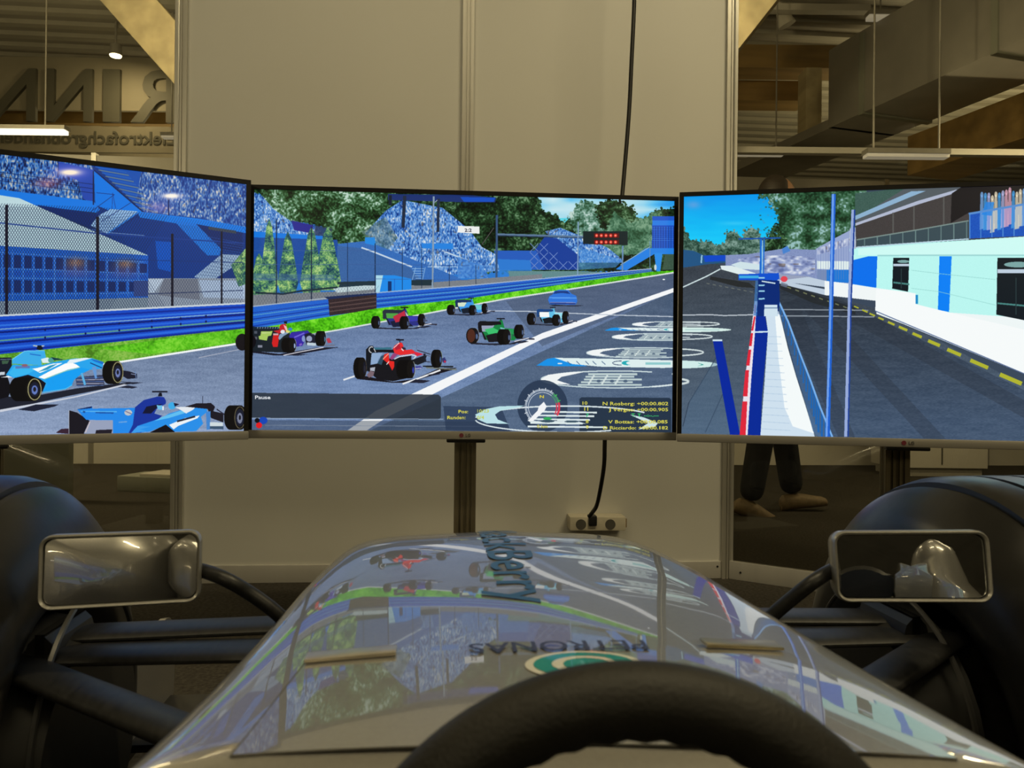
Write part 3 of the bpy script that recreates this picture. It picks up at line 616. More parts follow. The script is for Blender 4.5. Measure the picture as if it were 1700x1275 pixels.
def paint_center():
    c = Cv(408, 300, 1130, 730, 2, 12)
    c.poly([(408, 300), (1130, 300), (1130, 730), (408, 730)], (44, 120, 205))
    # sky
    def sky(s, sl):
        n = noise2(s, sl, 70, 16, 71)*.6+noise2(s, sl, 30, 8, 72)*.4
        X = (np.arange(sl[1].start, sl[1].stop)/s.ss+s.x0)[None]
        v = n+((X-1010)/150.).clip(0, 1)*.7
        return ramp(v, [(.3, (222, 238, 240)), (.6, (170, 220, 236)), (.85, (90, 190, 240)), (1.1, (30, 150, 236))])
    c.poly([(880, 300), (1130, 300), (1130, 400), (880, 400)], sky)
    c.poly([(922, 362), (945, 362), (940, 385), (925, 385)], (60, 210, 225), .7)
    # distant woods
    t_ = [(800, 300), (884, 300), (895, 335), (900, 350), (925, 360), (935, 372), (950, 358), (975, 345), (1010, 335), (1050, 345), (1058, 365), (1075, 362), (1090, 350), (1130, 345), (1130, 450), (700, 450), (700, 300)]; f_ = leafy(DGREEN, 2, 16, 80); c.poly(t_, f_); c.fringe(t_, f_)
    t_ = [(945, 360), (958, 340), (975, 334), (990, 345), (1000, 362), (1002, 392), (960, 392)]; f_ = leafy([(0, (24, 60, 34)), (.5, (84, 130, 110)), (1, (190, 214, 206))], 2, 10, 83); c.poly(t_, f_); c.fringe(t_, f_)
    t_ = [(990, 345), (1010, 332), (1035, 338), (1040, 362), (1000, 378)]; f_ = leafy(DGREEN, 1.8, 9, 85); c.poly(t_, f_); c.fringe(t_, f_)
    t_ = [(1000, 400), (1020, 355), (1045, 372), (1075, 360), (1088, 350), (1090, 420), (1000, 425)]; f_ = leafy([(0, (32, 70, 46)), (.5, (66, 112, 84)), (1, (120, 160, 130))], 2, 12, 87); c.poly(t_, f_); c.fringe(t_, f_)
    # large trees on the left and behind the stand
    t_ = [(408, 300), (680, 300), (672, 330), (660, 352), (640, 372), (625, 392), (600, 412), (560, 414), (545, 378), (510, 370), (480, 366), (452, 345), (430, 320), (408, 320)]; f_ = leafy(GREEN, 2.1, 24, 90); c.poly(t_, f_); c.fringe(t_, f_)
    t_ = [(660, 320), (780, 322), (822, 330), (890, 330), (884, 420), (840, 432), (770, 414), (700, 380)]; f_ = leafy(DGREEN, 2, 18, 94); c.poly(t_, f_); c.fringe(t_, f_)
    # spectators: left stand and the big far stand
    c.poly([(420, 318), (436, 326), (455, 348), (484, 368), (530, 378), (540, 392), (420, 388)], crowd(FANS, 101, 1.5, 3))
    c.poly([(484, 366), (520, 374), (520, 388), (488, 382)], (44, 44, 140)); c.poly([(524, 374), (552, 380), (545, 395), (520, 390)], (40, 52, 84), .8)
    c.poly([(606, 388), (640, 350), (668, 332), (735, 345), (780, 382), (800, 410), (850, 436), (852, 448), (700, 460), (640, 410)], crowd(FANS, 111, 1.7, 3.4))
    c.poly([(600, 385), (640, 360), (660, 395), (640, 420), (612, 400)], leafy([(0, (30, 56, 40)), (.5, (84, 110, 112)), (1, (150, 172, 170))], 2, 12, 113), .6)
    c.poly([(560, 405), (608, 400), (760, 460), (780, 474), (560, 474)], (54, 108, 184), grain=6)
    c.poly([(420, 384), (538, 392), (538, 397), (420, 394)], (24, 120, 222))
    c.poly([(420, 394), (560, 398), (570, 470), (420, 470)], (30, 76, 156), grain=5); c.poly([(606, 394), (622, 394), (624, 408), (606, 404)], (38, 136, 224))
    c.poly([(700, 404), (752, 404), (752, 414), (700, 412)], (40, 130, 222))
    c.poly([(560, 408), (600, 412), (680, 444), (700, 466), (560, 470)], (58, 100, 160), grain=6)
    c.line([(600, 411), (620, 418), (640, 426), (660, 434), (684, 443)], 2.6, (196, 212, 226)); c.line([(734, 416), (780, 434)], 2.4, (190, 210, 228))
    for i in range(5): c.line([(684+i*1.5, 446+i*4), (704-i, 446+i*4)], .9, (140, 184, 224))
    c.line([(690, 444), (684, 466)], 1, (140, 184, 224)); c.line([(706, 444), (701, 466)], 1, (140, 184, 224)); c.line([(710, 443), (780, 443)], 1.2, (170, 204, 232))
    c.poly([(560, 470), (850, 470), (860, 452), (905, 452), (905, 470), (780, 480), (560, 478)], (34, 56, 70), grain=6)
    # gantry roof and its columns
    c.poly([(644, 322), (780, 324), (824, 328), (822, 336), (780, 336), (644, 332)], (30, 50, 110)); c.poly([(764, 327), (822, 328), (820, 335), (770, 335)], (24, 78, 190))
    c.line([(672, 325), (669, 378)], 5.5, (34, 44, 64)); c.line([(728, 330), (727, 385)], 4.6, (36, 46, 66)); c.line([(648, 324), (648, 341)], 5, (24, 34, 50))
    # wide scaffold stand
    c.poly([(905, 384), (930, 378), (955, 388), (985, 400), (1010, 412), (1030, 428), (1034, 436), (960, 436), (930, 414)], crowd(FANS, 121, 1.6, 2.6))
    c.poly([(960, 410), (1034, 432), (1022, 444), (960, 448)], (70, 140, 216), .6)
    c.poly([(884, 420), (905, 392), (925, 396), (962, 425), (960, 448), (880, 448)], (26, 62, 150)); c.poly([(820, 416), (890, 416), (905, 448), (830, 448)], (40, 92, 186))
    for i in range(5):
        for j in range(3):
            x, y = 880+i*16, 404+j*15
            if x+12 > 905+(y-392)*1.25 and i > 1: continue
            c.line([(x, y), (x+14, y+14)], .9, (112, 138, 196)); c.line([(x+14, y), (x, y+14)], .9, (112, 138, 196))
    c.poly([(826, 430), (880, 432), (884, 456), (830, 462)], (48, 128, 214), .8); c.poly([(760, 426), (800, 440), (812, 462), (760, 462)], crowd([(0, (44, 104, 190)), (1, (96, 156, 222))], 131, 3, 3), .9)
    c.poly([(844, 450), (960, 450), (1010, 452), (1010, 456), (880, 462), (846, 462)], (98, 138, 142), grain=6)
    # race control tower and ramp
    c.poly([(1083, 359), (1130, 359), (1130, 414), (1082, 412)], (30, 84, 196)); c.poly([(1083, 366), (1130, 366), (1130, 374), (1083, 374)], (40, 124, 226))
    for i in range(11): c.line([(1084+i*4.3, 376), (1084+i*4.3, 412)], 1, (22, 50, 124)); c.line([(1083, 378+i*3.6), (1130, 378+i*3.6)], .7, (70, 130, 214), .7)
    c.poly([(1072, 412), (1130, 412), (1130, 422), (1086, 422), (1040, 449), (1022, 447)], (36, 128, 226)); c.poly([(1086, 420), (1100, 420), (1096, 452), (1090, 452)], (40, 140, 232)); c.line([(1030, 440), (1080, 409)], 1.3, (150, 180, 196)); c.ell(1088, 444, 2, 5, (200, 214, 214))
    c.poly([(1104, 422), (1130, 422), (1130, 448), (1100, 448)], (60, 86, 70), grain=8)
    # start light gantry
    c.line([(825, 357), (824, 470)], 3.6, (56, 84, 122)); c.line([(826, 389), (1030, 395)], 3.2, (92, 120, 150)); c.line([(826, 391), (1030, 397)], 1.4, (40, 60, 90)); c.line([(820, 378), (800, 406)], 1.2, (90, 84, 84))
    c.poly([(968, 384), (1042, 384), (1042, 407), (968, 405)], (22, 36, 40))
    for j, y in enumerate((391, 402)):
        c.poly([(986, y-4), (1028, y-4), (1028, y+4), (986, y+4)], (84, 22, 24))
        for i in range(5): c.ell(990.5+i*7.8, y, 2.7, 2.8, (226, 56, 48)); c.ell(990.5+i*7.8, y, 1.1, 1.1, (250, 190, 150))
    c.line([(960, 368), (959, 458)], 2, (126, 158, 190)); c.line([(1034, 408), (1033, 452)], 2.6, (104, 140, 180)); c.line([(1079, 400), (1079, 450)], 1.4, (110, 150, 190))
    c.poly([(760, 375), (796, 376), (796, 388), (760, 386)], (236, 238, 236)); c.text('2:2', 771, 385, 8, (40, 40, 60))
    # cypresses
    for x, y0, y1, w, seed in ((430, 420, 490, 15, 140), (447, 362, 488, 15, 141), (478, 384, 486, 17, 142), (517, 376, 486, 19, 143), (544, 376, 482, 22, 144)):
        pts = [(x, y0)]+[(x+w*f, y0+(y1-y0)*g) for f, g in ((.32, .12), (.55, .35), (.8, .6), (1, .85), (.75, 1.))]+[(x-w*f, y0+(y1-y0)*g) for f, g in ((.75, 1.), (1, .85), (.8, .6), (.55, .35), (.32, .12))]
        c.poly(pts, leafy(CYPR, 1.5, 10, seed))
    c.poly([(420, 454), (556, 456), (552, 466), (420, 466)], (70, 110, 150), .45)
    # apron, hut and mast
    c.poly([(408, 490), (560, 484), (700, 470), (900, 455), (900, 470), (624, 500), (408, 520)], (122, 128, 136), grain=9); c.poly([(552, 478), (660, 470), (690, 474), (560, 486)], (196, 216, 220)); c.poly([(560, 468), (720, 464), (720, 474), (600, 474), (560, 472)], (34, 52, 62))
    c.line([(424, 486), (470, 488), (500, 483), (560, 477)], 3, (20, 36, 50), .9)
    c.poly([(624, 457), (655, 457), (683, 463), (683, 482), (624, 486)], (34, 138, 232)); c.poly([(624, 457), (636, 457), (630, 486), (624, 486)], (170, 216, 232)); c.poly([(644, 467), (650, 467), (650, 484), (644, 484)], (18, 52, 110)); c.line([(655, 463), (655, 484)], 1, (30, 90, 190))
    c.line([(720, 326), (718, 480)], 2.8, (136, 156, 176)); c.line([(726, 332), (722, 336)], 1, (180, 190, 200)); c.line([(726, 346), (721, 350)], 1, (180, 190, 200))
    # fine catch fence
    for x, a, w in ((459, 364, 1.6), (517, 376, 1.8), (577, 400, 1.3), (623, 404, 1.5), (668, 412, 1.1), (700, 410, 1.1), (746, 440, .9), (790, 440, .9)): c.line([(x, a), (x, 510-(x-408)*.07)], w, (24, 38, 64), .9)
    for y in (416, 439, 463): c.line([(420, y), (624, y), (780, y+2)], .9, (60, 92, 150), .7)
    for i in range(40): c.line([(420+i*5, 484-(i*.25)), (420+i*5+14, 508-i*.4)], .5, (60, 70, 84), .5); c.line([(420+i*5, 508-i*.4), (420+i*5+14, 484-i*.25)], .5, (60, 70, 84), .5)
    # guard rail
    c.poly([(408, 510), (545, 497), (625, 486), (780, 474), (960, 456), (1082, 446), (1082, 452), (960, 470), (780, 494), (625, 510), (408, 546)], (36, 98, 204), grain=5)
    for f, w, col in ((.0, 2, (176, 190, 206)), (.3, 1.4, (20, 54, 150)), (.42, 1.3, (100, 176, 200)), (.6, 1.6, (16, 46, 140)), (.75, 1.4, (90, 160, 200)), (.93, 2, (18, 52, 156))):
        c.line([(408, 510+36*f), (625, 486+24*f), (780, 474+20*f), (960, 457+13*f), (1082, 446+6*f)], w, col, .8)
    c.poly([(545, 497), (625, 487), (625, 514), (547, 524)], (52, 40, 44), grain=8)
    for f in (.25, .5, .75): c.line([(547, 497+27*f), (625, 487+27*f)], 2, (96, 76, 74), .8)
    c.poly([(538, 493), (625, 486), (625, 489), (545, 497)], (30, 44, 84))
    # grass
    c.poly([(408, 548), (545, 526), (625, 512), (780, 495), (960, 468), (1082, 451), (1120, 449), (1120, 453), (960, 478), (840, 496), (700, 522), (560, 548), (408, 572)], leafy(GRASS, 1.8, 14, 150))
    # track
    c.poly([(408, 572), (560, 548), (700, 522), (840, 496), (960, 478), (1130, 451), (1130, 740), (408, 740)], tarmac((88, 106, 138), (112, 136, 176), 470, 600, 11, 160))
    c.poly([(570, 735), (1130, 478), (1130, 740)], tarmac((74, 92, 118), (84, 104, 132), 480, 720, 8, 165)); c.poly([(960, 478), (1130, 451), (1130, 478), (900, 575), (840, 500)], (66, 78, 98), .45)
    c.line([(408, 573), (560, 548), (700, 522), (840, 496), (960, 478), (1122, 452)], 2.4, (216, 224, 222))
    c.poly([(566, 722), (624, 682), (900, 553), (1130, 474), (1130, 481), (900, 563), (640, 694), (598, 722)], (244, 246, 248)); c.ell(1102, 464, 2, 1.2, WHITE)
    c.line([(808, 516), (880, 517), (946, 520), (1020, 523), (1130, 526)], 1.6, (190, 200, 212))
    # advertising ovals painted on the tarmac
    c.T = (880, 510, 4.857)
    for (cx, cy, rx, ry, w) in ((1178, 138, 355, 22, 7), (1065, 240, 405, 28, 8), (930, 368, 475, 40, 9), (685, 582, 598, 68, 10)):
        c.ring(cx, cy, rx, ry, w, (206, 222, 224), .95, 60, 178); c.ring(cx, cy, rx, ry, w, (206, 222, 224), .95, 182, 300)
        c.ring(cx, cy, rx, ry, w*1.3, (224, 236, 236), .95, -40, 60)
        c.poly([(cx-rx, cy), (cx-rx*.9, cy-ry*.55), (cx-rx*.6, cy-ry*.86), (cx-rx*.4, cy-ry*.9), (cx-rx*.72, cy-ry*.3), (cx-rx*.78, cy+ry*.1), (cx-rx*.6, cy+ry*.62), (cx-rx*.9, cy+ry*.5)], (240, 244, 244))
        for r, (a, b) in enumerate(((-.36, .3), (-.4, .26), (-.42, .36), (-.46, .24), (-.5, .36))):
            y = cy-ry*.62+r*ry*.32; c.line([(cx+rx*a, y), (cx+rx*b, y)], ry*.23, (200, 218, 216), .9)
        for a in (-.28, -.1, .08): c.line([(cx+rx*a, cy-ry*.5), (cx+rx*(a-.08), cy+ry*.6)], ry*.22, (214, 226, 224), .9); c.ell(cx+rx*(a+.06), cy+ry*.2, rx*.03, ry*.16, (80, 100, 124))
    for (x0, y0, x1, yy, hh) in ((595, 180, 1620, 182, 16), (50, 450, 1515, 452, 42)):
        L = x1-x0; c.poly([(x0, y0+hh*.5), (x0+L*.06, y0-hh*.8), (x0+L*.1, y0-hh), (x0+L*.28, y0+hh*.6), (x0+L*.1, y0+hh*.6)], (24, 144, 230))
        c.poly([(x0+L*.1, y0-hh), (x0+L*.5, y0-hh*.75), (x0+L*.8, y0-hh*.45), (x1, y0+hh*.45), (x0+L*.7, y0+hh*.95), (x0+L*.35, y0+hh*.7), (x0+L*.2, y0+hh*.2)], (222, 238, 238))
        for a in (.17, .22, .27, .31, .36): c.line([(x0+L*a, y0-hh*.35), (x0+L*(a+.02), y0+hh*.3)], hh*.16, (60, 90, 130), .8)
        c.ring(x0+L*.47, y0, L*.05, hh*.4, hh*.14, (30, 50, 90), .9, 90, 270); c.ell(x0+L*.5, y0, L*.03, hh*.42, (40, 170, 180)); c.ell(x0+L*.525, y0, L*.03, hh*.36, (222, 238, 238)); c.line([(x0+L*.6, y0+hh*.1), (x0+L*.74, y0+hh*.1)], hh*.5, (110, 186, 190), .7); c.ell(x0+L*.13, y0+hh*.1, L*.014, hh*.12, (226, 236, 240))
    # rival cars
    c.T = (600, 480, 4.474)
    f1 = c.T
    def car(T, *a, **k): c.T = T; f1_rear(c, *a, **k)
    car((617.9, 509, 4.37, 6.05), (44, 50, 130), (26, 30, 56), (40, 48, 60), (80, 160, 70)); c.poly([(150, 100), (210, 60), (235, 40), (245, 110), (200, 150), (170, 160)], (190, 44, 66)); c.poly([(240, 50), (262, 90), (252, 110)], (220, 214, 190)); c.poly([(250, 95), (340, 100), (360, 140), (270, 150)], (58, 60, 170))
    wheels(c, f1, (118, 246, 26, 44, 16, 4), (332, 250, 26, 46, 20, 12), (456, 228, 22, 42, 12, 6))
    car((743, 493.4, 5.97, 7.6), (60, 150, 230), (24, 32, 46), (28, 50, 96), (210, 226, 200)); c.poly([(240, 90), (340, 100), (370, 150), (300, 160)], (110, 200, 210))
    wheels(c, f1, (676, 154, 24, 36, 14, 3), (834, 156, 22, 36, 12, 9), (922, 142, 18, 34, 8, 6))
    car((775.5, 527, 4.2, 5.0), (24, 128, 66), (26, 24, 30), (22, 22, 28), (150, 160, 184)); c.poly([(120, 100), (180, 85), (240, 120), (150, 140)], (60, 190, 110)); c.poly([(230, 80), (262, 90), (270, 160), (240, 150)], (120, 190, 190)); c.poly([(262, 92), (340, 100), (372, 130), (300, 140)], (36, 150, 84))
    wheels(c, f1, (836, 346, 44, 54, 12, 20), (1082, 354, 32, 54, 40, 10), (1184, 316, 28, 50, 20, 8)); c.ell(815, 346, 30, 50, (84, 46, 34), .9)
    car((878.3, 509, 5.9, 7.35), (96, 190, 232), (20, 26, 34), (28, 70, 130), (240, 246, 246)); c.poly([(100, 70), (195, 66), (200, 130), (105, 130)], (244, 248, 246)); c.poly([(240, 70), (345, 80), (365, 130), (290, 150)], (150, 220, 238))
    wheels(c, f1, (1272, 222, 26, 42, 14, 3), (1456, 230, 26, 40, 12, 4), (1524, 210, 22, 44, 8, 8))
    # blue pace car
    c.poly([(1390, 110), (1500, 120), (1662, 120), (1600, 128), (1420, 124)], (26, 28, 44), .9)
    c.poly([(1386, 80), (1396, 52), (1420, 40), (1432, 14), (1470, 4), (1535, 6), (1560, 34), (1596, 50), (1604, 90), (1590, 116), (1400, 114)], (48, 116, 216)); c.poly([(1425, 36), (1440, 14), (1530, 14), (1552, 36), (1490, 28)], (30, 60, 130)); c.line([(1396, 64), (1600, 66)], 8, (92, 160, 240)); c.line([(1400, 104), (1590, 108)], 12, (40, 54, 120), .8); c.line([(1400, 98), (1590, 100)], 5, (190, 170, 190), .6); c.line([(1478, 3), (1520, 5)], 6, (90, 170, 120))
    # blue and red car cut by the left edge
    c.T = (390, 520, 9.444)
    c.poly([(280, 590), (700, 640), (1300, 540), (1620, 535), (1480, 560), (900, 660), (600, 660), (280, 620)], (26, 26, 40)); c.line([(760, 660), (1000, 610), (1390, 535)], 14, (214, 214, 222)); c.poly([(870, 660), (960, 636), (1150, 648), (960, 668)], (36, 40, 58))
    c.poly([(280, 240), (700, 240), (860, 300), (860, 620), (280, 600)], (26, 34, 42)); c.poly([(280, 210), (690, 212), (690, 244), (280, 240)], (24, 40, 58))
    for i in range(9): c.line([(360+i*40, 216), (352+i*40, 240)], 14, (140, 160, 180), .8)
    c.poly([(410, 285), (590, 280), (570, 350), (520, 360), (500, 430), (380, 410), (370, 360), (400, 350)], (166, 200, 96)); c.line([(420, 310), (560, 306)], 12, (200, 214, 150)); c.line([(360, 520), (430, 520)], 36, (130, 134, 150)); c.line([(300, 300), (350, 300)], 40, (90, 96, 110), .8); c.line([(300, 390), (350, 390)], 40, (110, 110, 124), .7)
    c.poly([(580, 470), (600, 340), (690, 320), (690, 400), (670, 530), (600, 530)], (206, 32, 34)); c.line([(600, 330), (680, 330)], 30, (200, 160, 170)); c.poly([(600, 280), (700, 260), (700, 200), (740, 170), (800, 170), (820, 260), (760, 300), (690, 320)], (190, 34, 44)); c.poly([(770, 130), (820, 125), (815, 165), (770, 160)], (24, 24, 34)); c.poly([(760, 180), (810, 210), (830, 280), (790, 260)], (236, 180, 180))
    c.poly([(680, 390), (700, 330), (820, 290), (860, 300), (760, 360), (700, 420)], (130, 156, 186)); c.ell(750, 290, 36, 30, (226, 226, 232)); c.poly([(800, 260), (870, 280), (840, 310), (800, 300)], (220, 210, 120)); c.ell(868, 250, 32, 26, (64, 130, 190))
    c.poly([(850, 360), (880, 300), (1000, 280), (1140, 270), (1180, 310), (1120, 330), (1100, 420), (1060, 510), (940, 530), (900, 480)], (54, 42, 160)); c.line([(930, 380), (1090, 310)], 22, (110, 100, 210)); c.line([(890, 300), (1130, 276)], 14, (40, 60, 130)); c.ell(1075, 400, 26, 50, (130, 150, 200)); c.line([(1010, 500), (1050, 480)], 30, (150, 110, 200), .8)
    c.poly([(1090, 330), (1180, 300), (1260, 350), (1260, 500), (1120, 500)], (28, 30, 48)); c.ell(1165, 400, 46, 46, (150, 160, 190)); c.line([(1130, 480), (1270, 490)], 44, (190, 206, 216)); c.line([(1200, 330), (1280, 320)], 10, (90, 90, 110))
    tyre(c, 905, 500, 60, 112, 8, 120, (150, 170, 206), (170, 176, 176), .62, True); tyre(c, 1385, 396, 48, 118, 14, 80, (80, 120, 150), (190, 206, 210), .75, True)
    c.poly([(1430, 400), (1480, 385), (1520, 460), (1460, 470)], (180, 60, 80)); c.line([(1400, 508), (1565, 502)], 22, (110, 116, 136)); c.line([(1420, 540), (1610, 538)], 14, (40, 44, 60))
    c.T = None; c.ell(409, 567, 16, 15, (18, 16, 22)); c.poly([(408, 545), (420, 545), (420, 590), (408, 590)], (22, 22, 30))
    # red car
    c.T = (570, 540, 8.5)
    c.poly([(150, 720), (330, 720), (700, 800), (1000, 760), (1350, 610), (1600, 600), (1540, 630), (900, 810), (700, 812), (200, 760)], (24, 22, 30)); c.line([(0, 772), (160, 718)], 24, (226, 230, 234)); c.line([(835, 828), (1100, 735), (1370, 632)], 24, (232, 234, 236)); c.poly([(920, 812), (1020, 762), (1230, 782), (1130, 815)], (34, 36, 52)); c.poly([(1180, 700), (1340, 676), (1370, 690), (1250, 712)], (34, 36, 52))
    c.poly([(390, 390), (560, 390), (500, 470), (470, 560), (390, 550)], (140, 168, 204)); c.poly([(320, 340), (370, 290), (420, 290), (440, 340), (690, 345), (710, 330), (720, 390), (560, 380), (400, 390), (380, 560), (330, 660), (320, 500)], (20, 24, 32)); c.line([(430, 330), (680, 326)], 30, (54, 110, 130)); c.ring(400, 345, 36, 40, 14, (220, 224, 228), .9, 90, 300); c.line([(430, 330), (456, 380)], 12, (210, 210, 214))
    c.poly([(380, 560), (480, 540), (560, 450), (720, 480), (800, 450), (960, 430), (960, 480), (930, 560), (930, 740), (700, 790), (480, 760), (340, 640)], (22, 22, 28)); c.poly([(480, 540), (530, 440), (600, 400), (560, 500), (540, 560)], (46, 76, 96)); c.poly([(330, 700), (380, 640), (440, 660), (420, 720), (360, 740)], (120, 100, 110)); c.poly([(380, 600), (450, 590), (440, 650), (380, 640)], (170, 176, 190))
    c.poly([(560, 480), (580, 410), (640, 390), (650, 500), (720, 510), (716, 590), (690, 640), (650, 560), (620, 530)], (226, 40, 36)); c.poly([(650, 470), (700, 400), (760, 380), (790, 400), (740, 440), (690, 490)], (150, 66, 120)); c.line([(560, 480), (640, 400)], 12, (240, 170, 140)); c.line([(610, 555), (645, 510)], 12, (226, 226, 226))
    c.poly([(700, 330), (720, 290), (790, 240), (830, 250), (850, 300), (830, 330), (880, 350), (960, 340), (1000, 360), (1010, 400), (820, 420), (790, 420), (720, 390)], (228, 44, 48)); c.poly([(720, 300), (790, 262), (810, 330), (740, 350)], (176, 30, 52)); c.line([(712, 320), (790, 245)], 12, (238, 200, 200)); c.line([(742, 203), (855, 206)], 22, (22, 24, 40)); c.line([(797, 210), (797, 245)], 16, (22, 24, 40)); c.poly([(820, 300), (880, 320), (880, 350), (840, 340)], (40, 44, 60)); c.line([(820, 330), (850, 360)], 14, (226, 226, 230))
    c.poly([(1000, 370), (1080, 390), (1130, 410), (1030, 440), (1000, 400)], (216, 40, 64)); c.line([(720, 480), (800, 440), (960, 415), (1020, 430)], 12, (226, 228, 232)); c.line([(980, 490), (1030, 430)], 16, (200, 214, 220)); c.poly([(960, 490), (1130, 430), (1180, 420), (1150, 520), (1050, 560), (990, 540)], (26, 28, 36)); c.poly([(990, 580), (1080, 570), (1120, 600), (1060, 630), (1000, 620)], (70, 74, 150)); c.line([(1010, 615), (1100, 605)], 9, (210, 212, 220))
    c.line([(1040, 350), (1230, 410)], 12, (44, 46, 60)); c.line([(1150, 420), (1230, 440)], 9, (90, 90, 104)); c.line([(1150, 510), (1230, 520)], 12, (50, 50, 64)); c.poly([(1130, 400), (1160, 400), (1170, 520), (1140, 520)], (30, 34, 48)); c.line([(1035, 280), (1035, 340)], 5, (90, 100, 120)); c.line([(1120, 578), (1550, 585)], 20, (24, 28, 32)); c.line([(1170, 598), (1600, 625)], 18, (120, 124, 110), .9)
    tyre(c, 270, 600, 60, 146, 26, 70, (40, 40, 50), (90, 80, 70), .5, True); tyre(c, 955, 620, 60, 130, 14, 150, (50, 60, 170), (190, 200, 190), .68, True); tyre(c, 1345, 472, 52, 126, 20, 60, (70, 100, 150), (150, 170, 140), .7, True)
    c.poly([(1390, 470), (1430, 450), (1455, 500), (1440, 535), (1400, 520)], (50, 56, 110)); c.line([(1425, 500), (1440, 525)], 26, (190, 40, 70))
    # head up display
    c.T = None
    c.poly([(416, 652), (728, 655), (732, 659), (732, 693), (727, 697), (416, 694)], (40, 48, 58), .86); c.line([(408, 694), (736, 696)], 1., (170, 190, 214), .8); c.line([(440, 706), (816, 708)], 1.2, (190, 204, 222), .7); c.poly([(416, 697), (840, 700), (846, 716), (416, 716)], (30, 40, 56), .4)
    c.ell(437, 698, 7, 6, (26, 70, 180)); c.ell(430, 706, 5, 5, (224, 32, 36)); c.ell(427, 698, 4, 4, (20, 20, 24))
    c.poly([(736, 674), (832, 676), (848, 716), (740, 714)], (40, 56, 82), .75)
    c.T = (730, 620, 4.25)
    c.ell(725, 230, 178, 184, (40, 56, 80), .9); c.ell(725, 240, 122, 128, (76, 96, 124), 1)
    c.poly([(985, 180), (1000, 168), (1620, 172), (1635, 186), (1635, 420), (985, 410)], (34, 48, 66), .9)
    c.ring(890, 322, 640, 92, 9, (226, 238, 240), .95, 60, 175); c.ring(890, 322, 640, 92, 10, (226, 238, 240), .95, 186, 330)
    c.poly([(250, 290), (330, 250), (420, 232), (560, 228), (600, 226), (560, 240), (430, 262), (390, 290), (410, 325), (490, 356), (330, 352), (270, 325)], (186, 224, 230)); c.poly([(1340, 290), (1440, 310), (1540, 350), (1520, 376), (1400, 396), (1470, 350)], (206, 226, 230))
    for y, a, b in ((270, 720, 1110), (296, 700, 1090), (322, 670, 1060), (348, 640, 1010), (374, 620, 1180)): c.line([(a, y), (b, y+6)], 12, (228, 240, 240), .95)
    c.poly([(620, 330), (740, 340), (860, 330), (980, 340), (1040, 356), (640, 346)], (228, 240, 240), .9); c.ell(760, 336, 50, 10, (60, 84, 100)); c.ell(930, 340, 50, 7, (60, 84, 100))
    for r in (100, 114, 122): c.ring(725, 236, r, r*1.02, 5, (206, 214, 222), .9, 130, 310)
    for r in (100, 114, 122): c.ring(725, 236, r, r*1.02, 5, (70, 170, 90), .9, 310, 345); c.ring(725, 236, r, r*1.02, 8, (220, 60, 80), .95, -15, 30)
    for a in range(140, 345, 20):
        t = math.radians(a); c.line([(725+112*math.cos(t), 236+114*math.sin(t)), (725+134*math.cos(t), 236+136*math.sin(t))], 6, (70, 190, 90) if a > 300 else (206, 214, 222))
    c.poly([(700, 232), (735, 200), (755, 232), (740, 262), (660, 336), (620, 336), (690, 262)], (242, 244, 246))
    c.text('N', 703, 174, 30, (226, 206, 60), 1.5); c.ell(760, 318, 30, 10, (50, 170, 90)); c.text('0.km', 686, 384, 32, (200, 190, 70), 1.2)
    Yc = (222, 214, 80); sz = 33
    c.text('10', 1000, 220, sz, Yc, 1.3); c.text('N Rosberg: +00:00.802', 1614, 224, sz, Yc, 1.5, True)
    c.text('11', 1012, 262, sz, Yc, 1.3); c.text('J Vergne: +00:00.905', 1614, 266, sz, Yc, 1.5, True)
    c.text('7', 1030, 306, sz, (60, 214, 130), 1.3); c.text('T. T. --:--.---', 1546, 306, sz, (60, 214, 110), 1.2, True)
    c.text('8', 1030, 350, sz, Yc, 1.3); c.text('V Bottas: +00:00.085', 1610, 352, sz, Yc, 1.5, True)
    c.text('9', 1030, 390, sz, Yc, 1.3); c.text('D Ricciardo: +00:00.182', 1612, 395, sz, Yc, 1.42, True)
    c.text('Pos:', 130, 280, sz, Yc, 1.3); c.text('Runden:', 52, 322, sz, Yc, 1.2); c.text('10/23', 258, 276, sz, (196, 206, 90), 1.2); c.text('0/4', 262, 322, sz, (196, 206, 90), 1.2)
    c.T = None; c.text('Pause', 423, 662.5, 8.4, (232, 236, 240), 1.35)
    return c

